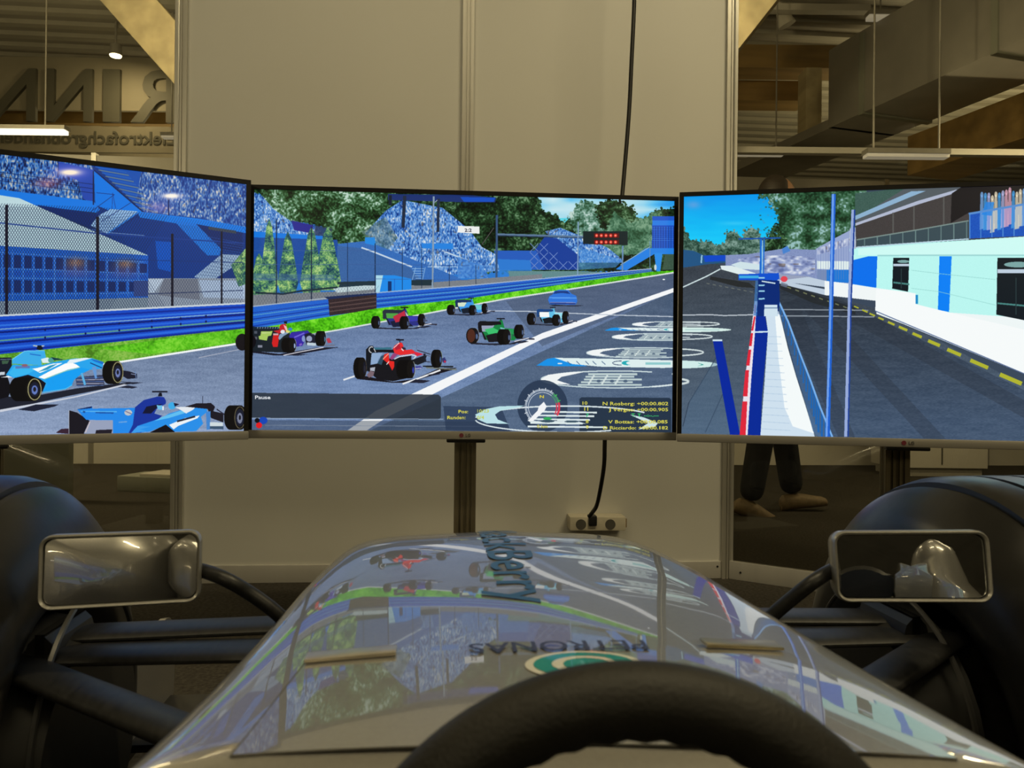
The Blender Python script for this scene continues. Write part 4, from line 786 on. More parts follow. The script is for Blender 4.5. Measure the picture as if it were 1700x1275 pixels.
def paint_right():
    c = Cv(1122, 250, 1970, 780, 2, 13)
    c.a[:] = np.array((58, 72, 90), np.float32)/255.
    c.T = (1120, 300, 5.667)
    def sky(s, sl):
        y = (np.arange(sl[0].start, sl[0].stop)/s.ss+s.y0)[:, None]+0*np.arange(sl[1].start, sl[1].stop)[None]
        return ramp((y-330)/80.+.15*noise2(s, sl, 24, 5, 200), [(0, (8, 150, 236)), (.6, (10, 184, 244)), (1, (24, 204, 250))])
    c.poly([(0, 100), (1100, 100), (1100, 740), (0, 780)], sky)
    c.glow(175, 225, 70, 40, (110, 160, 220), .7); c.glow(560, 400, 130, 20, (80, 210, 246), .5)
    # trees
    t_ = [(0, 330), (60, 400), (110, 500), (150, 560), (260, 580), (340, 570), (400, 620), (480, 580), (490, 490), (560, 478), (600, 510), (640, 540), (680, 470), (720, 440), (790, 470), (800, 540), (1000, 560), (1000, 720), (60, 790), (0, 800)]; f_ = leafy([(0, (26, 56, 46)), (.5, (72, 106, 92)), (1, (130, 160, 150))], 1.6, 9, 210); c.poly(t_, f_); c.fringe(t_, f_)
    t_ = [(790, 170), (870, 150), (930, 260), (985, 330), (980, 420), (920, 520), (880, 580), (860, 660), (1500, 660), (1800, 560), (1800, 60), (900, 60)]; f_ = leafy([(0, (20, 44, 26)), (.45, (46, 90, 60)), (.75, (84, 124, 100)), (1, (150, 190, 190))], 2.4, 20, 214); c.poly(t_, f_); c.fringe(t_, f_)
    t_ = [(900, 480), (960, 400), (1040, 560), (1000, 650), (860, 660)]; f_ = leafy(DGREEN, 2, 10, 216); c.poly(t_, f_); c.fringe(t_, f_)
    for i in range(46):
        a, b = c.rng.random(2); c.ell(800+170*a, 170+330*b, 10, 7, (60, 150, 200) if i % 2 else (40, 80, 70), .7)
    c.poly([(0, 640), (180, 660), (270, 700), (490, 700), (480, 770), (330, 785), (0, 850)], (34, 84, 130)); c.poly([(270, 705), (480, 700), (475, 755), (285, 765)], (14, 72, 200)); c.line([(256, 700), (250, 775)], 14, (150, 196, 220)); c.line([(80, 832), (330, 788)], 10, (90, 160, 90))
    # paddock wall, pit buildings and parked kit
    c.poly([(480, 700), (700, 690), (1010, 640), (1340, 650), (1800, 620), (1800, 1000), (1000, 960), (480, 800)], (130, 146, 190), grain=10)
    c.poly([(590, 740), (720, 715), (980, 700), (1320, 720), (1320, 880), (980, 880), (600, 800)], crowd([(0, (96, 110, 160)), (.5, (150, 164, 204)), (1, (220, 226, 236))], 220, 6, 4)); c.poly([(530, 790), (620, 760), (800, 790), (800, 840), (620, 830)], (206, 226, 232)); c.poly([(1010, 640), (1060, 612), (1090, 660), (1020, 690)], (72, 130, 206))
    c.poly([(1330, 640), (1470, 560), (1700, 440), (1800, 400), (1800, 980), (1340, 920)], (150, 166, 206))
    c.poly([(1340, 640), (1800, 480), (1800, 560), (1340, 700)], crowd([(0, (110, 124, 170)), (.5, (176, 186, 216)), (1, (226, 232, 240))], 222, 3, 7)); c.poly([(1340, 755), (1800, 760), (1800, 840), (1340, 830)], (224, 238, 236)); c.poly([(1430, 840), (1800, 840), (1800, 970), (1430, 950)], (30, 120, 214)); c.poly([(1340, 835), (1430, 840), (1430, 950), (1340, 930)], (120, 140, 180))
    for i in range(16): c.line([(1350+i*24, 640-i*9), (1350+i*24, 930)], 5, (110, 130, 184), .6)
    c.poly([(980, 880), (1260, 900), (1410, 950), (1410, 1000), (1000, 940)], (150, 160, 186))
    # tarmac: main straight left, pit lane right
    c.T = None
    c.poly([(1122, 446), (1180, 438), (1200, 440), (1262, 460), (1290, 466), (1460, 514), (1700, 640), (1970, 780), (1122, 780)], tarmac((58, 66, 76), (82, 102, 124), 450, 720, 7, 230))
    c.poly([(1250, 480), (1300, 470), (1370, 486), (1460, 530), (1970, 780), (1390, 780)], tarmac((46, 54, 64), (66, 84, 108), 470, 700, 7, 234, 3.))
    for a, b in (((1330, 490), (1600, 780)), ((1310, 500), (1420, 760)), ((1380, 500), (1880, 780))): c.line([a, b], 26, (40, 46, 56), .3)
    c.T = (1120, 300, 5.667)
    c.poly([(340, 900), (700, 960), (760, 1010), (600, 1000), (330, 930)], (34, 36, 36), .8); c.poly([(980, 960), (1300, 1060), (1700, 1200), (1700, 1260), (1300, 1150), (1000, 1020)], (34, 38, 40), .7)
    c.poly([(430, 800), (540, 800), (760, 870), (760, 900), (600, 880), (440, 835)], (222, 236, 236)); c.line([(70, 1005), (300, 900), (430, 830)], 12, (204, 222, 224))
    for i in range(9): c.line([(300+i*58, 965+i*11), (330+i*58, 972+i*11)], 9, (110, 116, 110), .8); c.line([(1060+i*75, 1000+i*26), (1095+i*75, 1014+i*26)], 11, (130, 136, 96), .8)
    c.poly([(820, 940), (960, 960), (1410, 1075), (1410, 1020), (1100, 960), (1410, 1000), (1410, 940), (1260, 905), (1060, 930)], (190, 206, 222))
    c.T = None
    # white pit wall on the right and the garages
    c.poly([(1369, 468), (1455, 482), (1455, 521), (1500, 538), (1700, 621), (1970, 740), (1970, 560), (1700, 528), (1521, 492), (1455, 476), (1369, 466)], (238, 246, 246)); c.poly([(1369, 466), (1460, 477), (1460, 500), (1369, 490)], (240, 246, 246))
    c.T = (1400, 300, 5.667)
    c.poly([(60, 640), (120, 620), (1140, 560), (1700, 520), (3300, 380), (3300, 1500), (1700, 1290), (1000, 1240), (700, 1180), (620, 1050), (310, 1010), (60, 970)], (186, 246, 240), grain=2)
    c.poly([(140, 640), (1700, 525), (3300, 400), (3300, 640), (1700, 700), (320, 700), (140, 700)], (206, 250, 244)); c.line([(320, 704), (1000, 700), (1700, 700), (3300, 690)], 14, (150, 206, 206), .8)
    c.poly([(80, 750), (240, 710), (320, 710), (310, 1008), (70, 970)], (8, 112, 236)); c.poly([(905, 712), (1020, 712), (995, 1235), (890, 1215)], (6, 128, 246))
    for x0, x1, y0, y1, y2, y3 in ((470, 620, 725, 725, 1045, 1015), (1450, 1800, 725, 725, 1330, 1260), (2500, 3100, 740, 740, 1480, 1400)):
        c.poly([(x0, y0), (x1, y1), (x1-10, y2), (x0-10, y3)], (16, 26, 34)); h = y3-y0
        c.poly([(x0, y0+h*.2), (x1, y0+h*.2), (x1, y0+h*.27), (x0, y0+h*.27)], (190, 206, 222)); c.ell((x0+x1)/2+20, y0+h*.12, (x1-x0)*.38, h*.05, (150, 200, 196), .8)
        c.line([(x0, y0+h*.8), (x1, y0+h*.86)], 16, (70, 130, 126)); c.line([((x0+x1)/2, y0+h*.35), ((x0+x1)/2, y0+h)], 10, (40, 60, 64))
    for y0, y1 in ((850, 930), (1020, 1170)): c.line([(640, y0-8), (900, y0+24), (1430, y1)], 5, (150, 210, 206), .9)
    c.line([(690, 1075), (690, 1160)], 26, (30, 140, 200)); c.poly([(310, 1010), (620, 1050), (680, 1060), (680, 1160), (1000, 1240), (1700, 1400), (3300, 1750), (3300, 2480), (1700, 1815), (640, 1365), (300, 1225)], (246, 250, 250))
    c.line([(300, 1225), (1700, 1815), (3300, 2480)], 9, (90, 110, 150))
    # grandstand roof over the pits
    c.poly([(110, 130), (700, 60), (1700, 20), (3300, -60), (3300, 400), (1700, 525), (120, 625), (115, 420)], (66, 62, 62), grain=4); c.poly([(110, 120), (640, 60), (760, 100), (110, 330)], (62, 92, 84), grain=8); c.poly([(600, 60), (1100, 40), (1110, 90), (700, 200), (120, 400), (120, 360)], (84, 92, 98))
    c.poly([(112, 330), (640, 100), (780, 95), (640, 150), (112, 370)], (140, 176, 206)); c.poly([(112, 400), (700, 190), (1060, 85), (1110, 80), (1090, 105), (700, 225), (112, 425)], (176, 184, 206))
    c.poly([(1020, 120), (1110, 60), (1700, 20), (3300, -60), (3300, 300), (1700, 240), (1180, 300), (1010, 400)], (26, 24, 28))
    for x, a in ((470, 300), (665, 240), (945, 150)): c.line([(x, a), (x, 560)], 14, (88, 88, 86))
    c.poly([(125, 560), (1180, 380), (1180, 545), (125, 620)], (58, 76, 84)); c.line([(125, 556), (700, 462), (1180, 376)], 12, (120, 140, 136))
    for i in range(9): c.line([(200+i*120, 548-i*20), (200+i*120, 612-i*8)], 9, (104, 130, 130))
    c.line([(125, 626), (1180, 548)], 12, (180, 206, 220))
    c.poly([(1185, 310), (1700, 220), (3300, -20), (3300, 420), (1700, 520), (1190, 545)], (22, 82, 184), grain=8)
    for i in range(60):
        a, b, d = c.rng.random(3); x = 1290+i*33; y = 180-i*5+60*b
        col = [(230, 214, 220), (70, 160, 226), (176, 180, 224), (232, 220, 190), (120, 170, 226), (226, 170, 190)][int(d*6)]
        c.poly([(x, y-60), (x+26, y-50), (x+34, y+260), (x-8, y+270)], col, .75); c.ell(x+14, y-60, 14, 26, col, .8)
    c.poly([(1340, 200), (1420, 200), (1400, 330), (1300, 320)], (30, 130, 226), .8); c.line([(1180, 312), (1700, 222), (3300, -30)], 20, (86, 140, 206))
    for i in range(20): c.line([(1190+i*104, 310-i*15), (1190+i*104, 548-i*7)], 10, (80, 140, 210), .9)
    c.poly([(60, 450), (110, 440), (120, 640), (60, 640)], (176, 190, 210))
    # pit wall island with red and white kerb
    c.T = (1120, 500, 5.1)
    c.line([(60, 118), (300, 114), (420, 122), (680, 114)], 10, (196, 204, 212), .9); c.line([(900, 70), (1530, 76), (1640, 78)], 10, (140, 150, 160), .9); c.line([(900, 124), (1530, 130), (1690, 133)], 10, (150, 160, 170), .9)
    for (cx, cy, rx, ry, w) in ((110, 193, 270, 18, 9), (-10, 300, 330, 24, 10), (-60, 433, 305, 30, 12), (-130, 680, 250, 30, 18)): c.ring(cx, cy, rx, ry, w, (214, 226, 226), .95)
    for y in (178, 196): c.line([(62, y), (220, y+4)], 12, (206, 218, 220), .8)
    c.line([(62, 280), (150, 286)], 9, (206, 218, 220), .8); c.line([(62, 306), (130, 306)], 9, (206, 218, 220), .8)
    c.ell(0, 242, 480, 22, (214, 238, 232)); c.ell(0, 536, 368, 34, (208, 236, 232)); c.poly([(190, 520), (250, 538), (190, 552), (230, 538)], (40, 150, 140)); c.line([(90, 240), (380, 244)], 8, (150, 190, 190), .7)
    c.line([(350, 480), (250, 650), (120, 860), (70, 1060)], 7, (40, 54, 74), .8); c.line([(410, 780), (320, 980), (260, 1110)], 7, (40, 54, 74), .8); c.poly([(350, 480), (410, 780), (470, 1120), (60, 1110), (130, 840)], (76, 104, 132), .35)
    c.poly([(325, 338), (404, 338), (560, 1160), (474, 1160)], (6, 40, 156)); c.line([(322, 332), (404, 332)], 16, (206, 226, 236))
    c.poly([(676, 0), (706, 0), (690, 120), (660, 560), (620, 1160), (548, 1160), (600, 620), (650, 240)], (232, 226, 236))
    for a, b in ((30, 100), (130, 250), (270, 380), (410, 545), (585, 805), (850, 1160)):
        f = lambda y: np.interp(y, [0, 120, 240, 620, 1160], [680, 674, 650, 594, 548]); g = lambda y: f(y)+np.interp(y, [0, 1160], [8, 52])
        c.poly([(f(a), a), (g(a), a), (g(b), b), (f(b), b)], (222, 40, 60) if a > 60 else (226, 110, 130))
    c.poly([(705, 0), (880, 0), (880, 60), (760, 90), (790, 260), (740, 800), (726, 1160), (616, 1160), (650, 640), (680, 270), (690, 90)], (6, 42, 150))
    c.poly([(766, 90), (880, 80), (900, 180), (960, 400), (1030, 640), (1100, 860), (1190, 1160), (724, 1160), (760, 700), (790, 260)], (206, 224, 238))
    c.poly([(850, 120), (890, 110), (960, 400), (1030, 640), (1100, 860), (1180, 1120), (1000, 1060), (930, 900), (880, 500)], (244, 250, 250))
    for i in range(14): c.line([(784-i*4, 300+i*60), (900+i*6, 302+i*61)], 6, (170, 196, 220), .6)
    c.poly([(756, 30), (866, 28), (880, 90), (770, 96)], (226, 236, 240)); c.line([(688, 86), (880, 74)], 14, (140, 200, 230)); c.line([(676, 262), (790, 258)], 14, (206, 228, 240))
    P = [(880, 0), (960, 170), (1060, 440), (1150, 670), (1225, 880), (1340, 1160)]; Q = [(884, 100), (950, 330), (1030, 620), (1110, 860), (1170, 1100), (1230, 1160)]
    c.poly(P+Q[::-1], (70, 110, 160), .55)
    for i in range(20):
        f = i/19.; px = np.interp(f, np.linspace(0, 1, 6), [p[0] for p in P]); py = np.interp(f, np.linspace(0, 1, 6), [p[1] for p in P]); hh = 60+f*230
        c.line([(px, py), (px-4, py+hh)], 7+f*12, (30, 100, 176))
    c.line(P, 15, (120, 176, 236))
    # masts and the island's far end
    c.T = (1120, 300, 5.667)
    c.line([(812, 550), (808, 880)], 18, (24, 104, 206)); c.line([(842, 550), (836, 880)], 12, (30, 110, 210)); c.line([(826, 560), (822, 880)], 10, (150, 206, 236)); c.line([(600, 548), (1000, 538)], 13, (26, 80, 170))
    c.poly([(600, 880), (980, 868), (985, 920), (960, 940), (600, 935)], (16, 80, 206)); c.line([(605, 905), (790, 905)], 26, (60, 170, 226)); c.poly([(760, 940), (790, 940), (780, 1270), (740, 1270)], (60, 120, 190), .7); c.poly([(785, 930), (985, 940), (990, 1140), (970, 1275), (775, 1275)], (8, 42, 116))
    for i, y in enumerate((915, 985, 1040, 1112)): c.line([(790, y), (846, y-2)], 14, (150, 206, 230))
    c.poly([(820, 940), (950, 960), (945, 972), (820, 952)], (206, 226, 230)); c.ell(1030, 925, 32, 28, (226, 70, 84)); c.line([(1000, 970), (1060, 990)], 34, (110, 120, 140), .8)
    c.poly([(845, 1168), (965, 1168), (975, 1275), (840, 1275)], (206, 226, 238)); c.line([(845, 1198), (968, 1198)], 9, (90, 120, 160))
    c.T = None
    c.line([(1384, 322), (1380, 500), (1374, 725)], 7, (30, 96, 206)); c.line([(1383, 322), (1379, 500), (1372, 725)], 3.4, (110, 160, 236))
    c.line([(1416, 348), (1410, 500), (1404, 725)], 5, (150, 170, 216)); c.line([(1419, 348), (1413, 500), (1408, 725)], 2.4, (30, 64, 150))
    # yellow dashes beside the pit wall
    c.T = (1400, 500, 5.1)
    for x, y, l, w in ((90, 42, 40, 11), (160, 74, 46, 13), (222, 104, 46, 14), (296, 138, 46, 15), (378, 176, 56, 18), (470, 216, 72, 22), (586, 272, 78, 24), (718, 334, 100, 28), (880, 408, 116, 30), (1076, 500, 150, 32), (1326, 620, 185, 36), (1640, 770, 220, 42), (2010, 950, 260, 48)):
        c.line([(x, y), (x+l, y+l*.43)], w, (176, 180, 50))
    c.T = None
    return c

def glyph_tris(txt, right=False, cache={}):
    """triangles of a line of lettering, one unit high, from the built-in font"""
    if (txt, right) in cache: return cache[(txt, right)]
    cu = bpy.data.curves.new('lettering', 'FONT'); cu.body = txt; cu.size = 1.; cu.resolution_u = 2; cu.fill_mode = 'FRONT'; cu.offset = .022
    if right: cu.align_x = 'RIGHT'
    ob = bpy.data.objects.new('lettering', cu); bpy.context.collection.objects.link(ob)
    me = bpy.data.meshes.new_from_object(ob.evaluated_get(bpy.context.evaluated_depsgraph_get()))
    me.calc_loop_triangles()
    v = np.array([p.co[:2] for p in me.vertices]); out = [v[list(t.vertices)] for t in me.loop_triangles]
    bpy.data.objects.remove(ob); bpy.data.curves.remove(cu); bpy.data.meshes.remove(me)
    cache[(txt, right)] = out
    return out

def homography(src, dst):
    A = []
    for (x, y), (u, v) in zip(src, dst):
        A.append([x, y, 1, 0, 0, 0, -u*x, -u*y, -u]); A.append([0, 0, 0, x, y, 1, -v*x, -v*y, -v])
    return np.linalg.svd(np.array(A))[2][-1].reshape(3, 3)
def screen_picture(name, cv, quad, W=1536, Hh=864):
    """square the painted picture up to a 16:9 panel; quad = its corners TL TR BR BL in the painting"""
    M = homography([(0, 0), (1, 0), (1, 1), (0, 1)], quad)
    u, v = np.meshgrid((np.arange(W)+.5)/W, (np.arange(Hh)+.5)/Hh)
    q = np.stack([u, v, np.ones_like(u)], -1)@M.T
    x = (q[..., 0]/q[..., 2]-cv.x0)*cv.ss-.5; y = (q[..., 1]/q[..., 2]-cv.y0)*cv.ss-.5
    x = x.clip(0, cv.w-2); y = y.clip(0, cv.h-2); xi = x.astype(int); yi = y.astype(int); fx = (x-xi)[..., None]; fy = (y-yi)[..., None]
    a = cv.a
    p = a[yi, xi]*(1-fx)*(1-fy)+a[yi, xi+1]*fx*(1-fy)+a[yi+1, xi]*(1-fx)*fy+a[yi+1, xi+1]*fx*fy
    out = np.ones((Hh, W, 4), np.float32); out[..., :3] = p.clip(0, 1)
    im = bpy.data.images.new(name, W, Hh, alpha=False); im.pixels.foreach_set(out[::-1].ravel()); im.update(); im.pack()
    return im
# ---------------------------------------------------------------- three televisions on poles
SW, SH, SZ = 1.0755, .605, .603
def television(cv, name, ctr, ang, quad, label, pole_label, pole_back=.085, strength=1.0):
    """ctr: middle of the picture's lower edge; ang: turn about the vertical"""
    t = thing('television', label, 'television', (ctr[0], ctr[1], SZ), ang)
    img = screen_picture(name, cv, quad)
    o = MB().add([(-SW/2, 0, 0), (SW/2, 0, 0), (SW/2, 0, SH), (-SW/2, 0, SH)], [(0, 1, 2, 3)]).build('screen', screen_mat('screen_'+name, img, strength), t)
    uv = o.data.uv_layers.new(name='uv')
    for lp in o.data.loops:
        v = o.data.vertices[lp.vertex_index].co; uv.data[lp.index].uv = (v.x/SW+.5, v.z/SH)
    bz = MB(); e = .011; d0, d1 = -.004, .03
    bz.span((-SW/2-e, d0, SH), (SW/2+e, d1, SH+e)); bz.span((-SW/2-e, d0, -.002), (-SW/2, d1, SH)); bz.span((SW/2, d0, -.002), (SW/2+e, d1, SH))
    bz.build('bezel', M['bezel'], t)
    MB().span((-SW/2-e, -.007, -.021), (SW/2+e, .03, .0)).build('chin', M['chin'], t, bevel=.0025)
    MB().span((-SW/2-e*.7, .006, .002), (SW/2+e*.7, .034, SH+e*.6)).build('back_panel', M['tvback'], t)
    MB().span((-.36, .03, .05), (.36, .065, .42)).build('back_cover', M['tvback'], t, bevel=.01)
    lg = MB().tube([(-.012, -.0072, -.0105), (-.012, -.0082, -.0105)], .0055, 20).build('emblem', M['logo_red'], t)
    br = letters('LG', 0, 0, .0075, M['logo_grey'], t, 'brand_letters', None, -.0078, .0004)
    for v in br.data.vertices: v.co.x = -v.co.x-.001; v.co.z = v.co.z-.014
    br.data.flip_normals()
    MB().box((0, .008, -.025), (.10, .022, .01)).build('sensor_bump', M['bezel'], t, bevel=.004)
    p = thing('pole_stand', pole_label, 'stand', (ctr[0], ctr[1], 0), ang)
    q = MB()
    w = .056
    q.box((0, pole_back+w/2, .62), (w*.7, w*.7, 1.24))
    for k in range(4):
        Rk = Matrix.Rotation(k*math.pi/2, 3, 'Z')
        for off, wd in ((-.4, .2), (-.14, .12), (.14, .12), (.4, .2)):
            u = Rk @ Vector((off*w, -(w/2-.005), 0)); q.box((u.x, pole_back+w/2+u.y, .62), (wd*w, .012, 1.24), Rk)
    q.build('pole', M['pole'], p)
    MB().box((0, pole_back+w/2, .006), (.42, .42, .012)).build('base_plate', M['fitting'], p, bevel=.003)
    MB().span((-.16, .0655, SZ+.16), (.16, pole_back+.004, SZ+.32)).build('bracket', M['black'], p, bevel=.003)
    return t
cvL, cvC, cvR = paint_left(), paint_center(), paint_right()
def corners(ctr, ang):
    """where the picture's corners lie in the measured frame, TL TR BR BL"""
    out = []
    for sx, z in ((-1, SZ+SH), (1, SZ+SH), (1, SZ), (-1, SZ)):
        x = ctr[0]+sx*SW/2*math.cos(ang); y = ctr[1]+sx*SW/2*math.sin(ang); zz = z-CAMH
        xc = x*math.cos(YAW)-y*math.sin(YAW); yc = x*math.sin(YAW)+y*math.cos(YAW); u, v = FPX*xc/yc, -FPX*zz/yc
        out.append((850+u*math.cos(ROLL)-v*math.sin(ROLL), 637.5+u*math.sin(ROLL)+v*math.cos(ROLL)))
    return out
TV = {}
TV['C'] = ((.0485, 2.0125), math.radians(-.4)); aL = math.radians(22.8); aR = math.radians(-15.7)
TV['L'] = ((-.498-SW/2*math.cos(aL), 1.970-SW/2*math.sin(aL)), aL)
TV['R'] = ((.597+SW/2*math.cos(aR), 1.959+SW/2*math.sin(aR)), aR)
television(cvC, 'start_grid', *TV['C'], corners(*TV['C']), 'flat television showing the starting grid of racing cars seen from behind', 'ribbed bronze pole stand carrying the television with the starting grid')
television(cvL, 'grandstand', *TV['L'], corners(*TV['L']), 'flat television showing a grandstand, chain link fence and two light blue racing cars', 'ribbed bronze pole stand carrying the television with the grandstand')
television(cvR, 'pit_lane', *TV['R'], corners(*TV['R']), 'flat television showing an empty pit lane with white pit wall and masts', 'ribbed bronze pole stand carrying the television with the pit lane')
# power cable hanging from the wall top behind the middle television, and its socket box
cp = [(1054, -95, 2.66), (1053, 0, 2.66), (1049, 90, 2.66), (1044, 190, 2.66), (1036, 290, 2.65), (1030, 360, 2.63), (1018, 520, 2.6), (1006, 660, 2.6), (1004, 735, 2.6), (1003, 770, 2.62), (998, 805, 2.66), (991, 838, 2.72), (984, 850, 2.76), (978, 858, 2.775)]
pts = [at(*p) for p in cp]
pts = [Vector((pts[0].x+.01, WY-.02, WTOP+.02)), Vector((pts[0].x+.008, WY-.14, WTOP+.03))]+pts
def smooth_path(P, k=5):
    out = []
    for i in range(len(P)-1):
        a, b, c, d = P[max(i-1, 0)], P[i], P[i+1], P[min(i+2, len(P)-1)]
        for j in range(k):
            t = j/k; out.append(.5*((2*b)+(c-a)*t+(2*a-5*b+4*c-d)*t*t+(3*b-a-3*c+d)*t**3))
    return out+[P[-1]]
cb = MB().tube(smooth_path(pts), .0072, 10).build('power_cable', M['cable'], smooth=True, label='black power cable hanging behind the starting grid television down to the socket box', category='cable')
SB = at(991, 866, 2.86)
so = thing('socket_box', 'cream twin socket box low on the wall behind the car nose', 'socket', (SB.x, WY-.048, SB.z-.032), -.02)
MB().box((0, 0, .028), (.205, .085, .05)).build('housing', M['socket'], so, bevel=.005)
MB().box((.103, -.012, .03), (.008, .05, .032)).build('end_cap', M['plugbrown'], so, bevel=.002)
MB().box((-.02, -.005, .056), (.004, .054, .004)).build('joint', M['seam'], so)
for x in (-.062, .045): MB().tube([(x, -.0435, .026), (x, -.04, .026)], .019, 18).build('outlet', M['seam'], so)
pl = MB().box((-.02, -.03, .04), (.03, .045, .036)).build('plug', M['black'], so, bevel=.004)
# ---------------------------------------------------------------- the show car the driver sits in (nose towards +Y)
XC = .0655
car = thing('racing_car', 'silver open wheel racing car with black tyres, mirrors and steering wheel', 'car', (XC, .9, 0), math.radians(1.1))
CAR = Matrix.Translation((-XC, -.9, 0))
CARW = Matrix.Translation((XC, .9, 0)) @ Matrix.Rotation(math.radians(1.1), 4, 'Z') @ Matrix.Translation((-XC, -.9, 0)); CARI = CARW.inverted()
def C(o): o.matrix_parent_inverse = CAR; return o
def at_car(px, py, d): return CARI @ at(px, py, d)
EYE = CARI @ Vector((0, 0, CAMH))
ys_ = [.30, .40, .43, .51, .59, .67, .75, .83, .91, .99, 1.06, 1.16, 1.30, 1.45, 1.58, 1.66, 1.70]
hw_ = [.266, .250, .245, .233, .224, .217, .212, .204, .198, .192, .184, .170, .150, .128, .108, .085, .04]
zt_ = [.545, .546, .546, .547, .548, .549, .549, .549, .547, .540, .522, .485, .430, .372, .322, .285, .255]
zb_ = [.20, .20, .20, .21, .22, .23, .24, .25, .26, .27, .275, .27, .255, .24, .225, .22, .235]
def hw(y): return float(np.interp(y, ys_, hw_))
def _smooth(y, arr):
    k = [float(np.interp(y+o, ys_, arr)) for o in (-.03, -.015, 0, .015, .03)]; return sum(k)/5
def ztc(y): return _smooth(y, zt_)
def sec(y): 
    zb, zt = _smooth(y, zb_), ztc(y); return hw(y), (zb+zt)/2+.0, zt
CROWN = .012
def nexp(y): return float(np.interp(y, [.4, .8, 1.0, 1.2, 1.7], [13., 12., 10., 4., 3.]))
def ztop(x, y):
    y = y+.09*(x-XC+.2)*max(0., min(1., (.60-y)/.2))**1.5; w, zc, zt = sec(y); e = nexp(y); u = min(abs(x-XC)/w, .999); return zc+(zt-zc)*(1-u**e)**(1/e)-CROWN*u*u
def section(y, w, zc, zt, zb, n=96):
    out = []; e = nexp(y)
    for k in range(n):
        t = 2*math.pi*k/n; c, s_ = math.cos(t), math.sin(t); h = (zt-zc) if s_ > 0 else (zc-zb)
        out.append((XC+w*math.copysign(abs(c)**(2/e), c), y, zc+h*math.copysign(abs(s_)**(2/e), s_)-(CROWN*abs(c)**(4/e) if s_ > 0 else CROWN)))
    return out
def dense(y0, y1, k): return list(np.linspace(y0, y1, k))
Y_LIP = .374
def skew(x, y): return y-.09*(x-XC+.2)*max(0., min(1., (.60-y)/.2))**1.5     # cockpit edge runs back towards the right
rows = []
for y, dz, ins in ((Y_LIP+.006, -.085, .030), (Y_LIP+.002, -.05, .02), (Y_LIP, -.012, .010), (Y_LIP+.001, -.0075, .006), (Y_LIP+.004, -.0055, .002), (Y_LIP+.026, -.0006, .0)):
    w, zc, zt = sec(y); rows.append([(x_, skew(x_, y_), z_) for x_, y_, z_ in section(y, w-ins*.2, zc, zt+dz, _smooth(y, zb_))])
for y in dense(Y_LIP+.029, .93, 30)+dense(.95, 1.10, 12)+dense(1.13, 1.70, 22):
    w, zc, zt = sec(y); rows.append([(x_, skew(x_, y_), z_) for x_, y_, z_ in section(y, w, zc, zt, _smooth(y, zb_))])
b = MB(); n = len(rows[0])
b.add([p for r in rows for p in r], [(i*n+k, i*n+(k+1) % n, (i+1)*n+(k+1) % n, (i+1)*n+k) for i in range(len(rows)-1) for k in range(n)]+[tuple(range((len(rows)-1)*n, len(rows)*n))])
nose = C(b.build('nose_shell', M['silver'], car, smooth=True, sharp=70))
# points of the photograph carried onto the shell's upper face
def on_top(px, py):
    r = CARI.to_3x3() @ ray(px, py); z = .545
    for _ in range(40):
        t = (z-CAMH)/r.z; p = EYE+r*t; z = .5*z+.5*ztop(p.x, p.y)
    return p
def sheet(name, corners_fn, nu, nv, lift, m, thick=.0, parent=None):
    """thin plate following the shell; corners_fn(u, v) -> x, y"""
    rows = []
    for i in range(nu+1):
        rows.append([(lambda q: (q[0], q[1], ztop(*q)+lift))(corners_fn(i/nu, j/nv)) for j in range(nv+1)])
    b = MB().grid(rows)
    if thick:
        lo = [[(x, y, z-thick) for x, y, z in r] for r in rows]
        edge = rows[0]+[r[-1] for r in rows[1:]]+rows[-1][-2::-1]+[r[0] for r in rows[-2:0:-1]]; k = len(edge)
        b.add(edge+[(x, y, z-thick) for x, y, z in edge], [(i, (i+1) % k, (i+1) % k+k, i+k) for i in range(k)])
    return C(b.build(name, m, parent or car, smooth=True, sharp=50))
hl, hr = on_top(516, 1087), on_top(1312, 1090); hy = (hl.y+hr.y)/2; hwid = .5*((hr.x-XC)+(XC-hl.x))
rl = on_top(394, 1242); ry = Y_LIP+.027; rw = min(XC-rl.x, hw(ry)*.93)
def hatch_xy(u, v, g=0.):
    y = hy+g+(ry-.0-hy-g)*u; w = hwid+g+(rw-hwid)*u; x = XC+(2*v-1)*w; return (x, skew(x, y))
sheet('hatch_gap', lambda u, v: hatch_xy(u, v, .0018), 14, 40, .0004, M['seam'])
sheet('access_hatch', lambda u, v: hatch_xy(u, v), 14, 40, .0014, M['silver'], .001)
# hinges along the front edge of the hatch
def hinge(px0, px1, py, m):
    a, b_ = on_top(px0, py), on_top(px1, py+3); L = (b_-a).length; y0 = hy
    h = C(MB().box(((a.x+b_.x)/2, y0-.001, ztop((a.x+b_.x)/2, y0)+.003), (L, .016, .0022), Matrix.Rotation(math.atan2(ztop(a.x, y0)-ztop(b_.x, y0), b_.x-a.x), 3, 'Y')).build('hinge', m, car, bevel=.0008))
    def knuckle(f0, f1):
        p0 = a.lerp(b_, f0); p1 = a.lerp(b_, f1)
        o = MB().tube([(p0.x, y0, ztop(p0.x, y0)+.0065), (p1.x, y0, ztop(p1.x, y0)+.0065)], .0046, 12).build('knuckle', m, h, smooth=True); o.matrix_parent_inverse = CAR
    for f0, f1 in ((.0, .24), (.27, .5), (.52, .76), (.79, 1.)): knuckle(f0, f1)
    for f in (.12, .88):
        p = a.lerp(b_, f); o = MB().tube([(p.x, y0-.006, ztop(p.x, y0)+.003), (p.x, y0-.006, ztop(p.x, y0)+.006)], .003, 8).build('rivet', M['steel'], h); o.matrix_parent_inverse = CAR
    return h
hinge(518, 655, 1083, M['steel']); hinge(1178, 1305, 1085, M['hinge'])
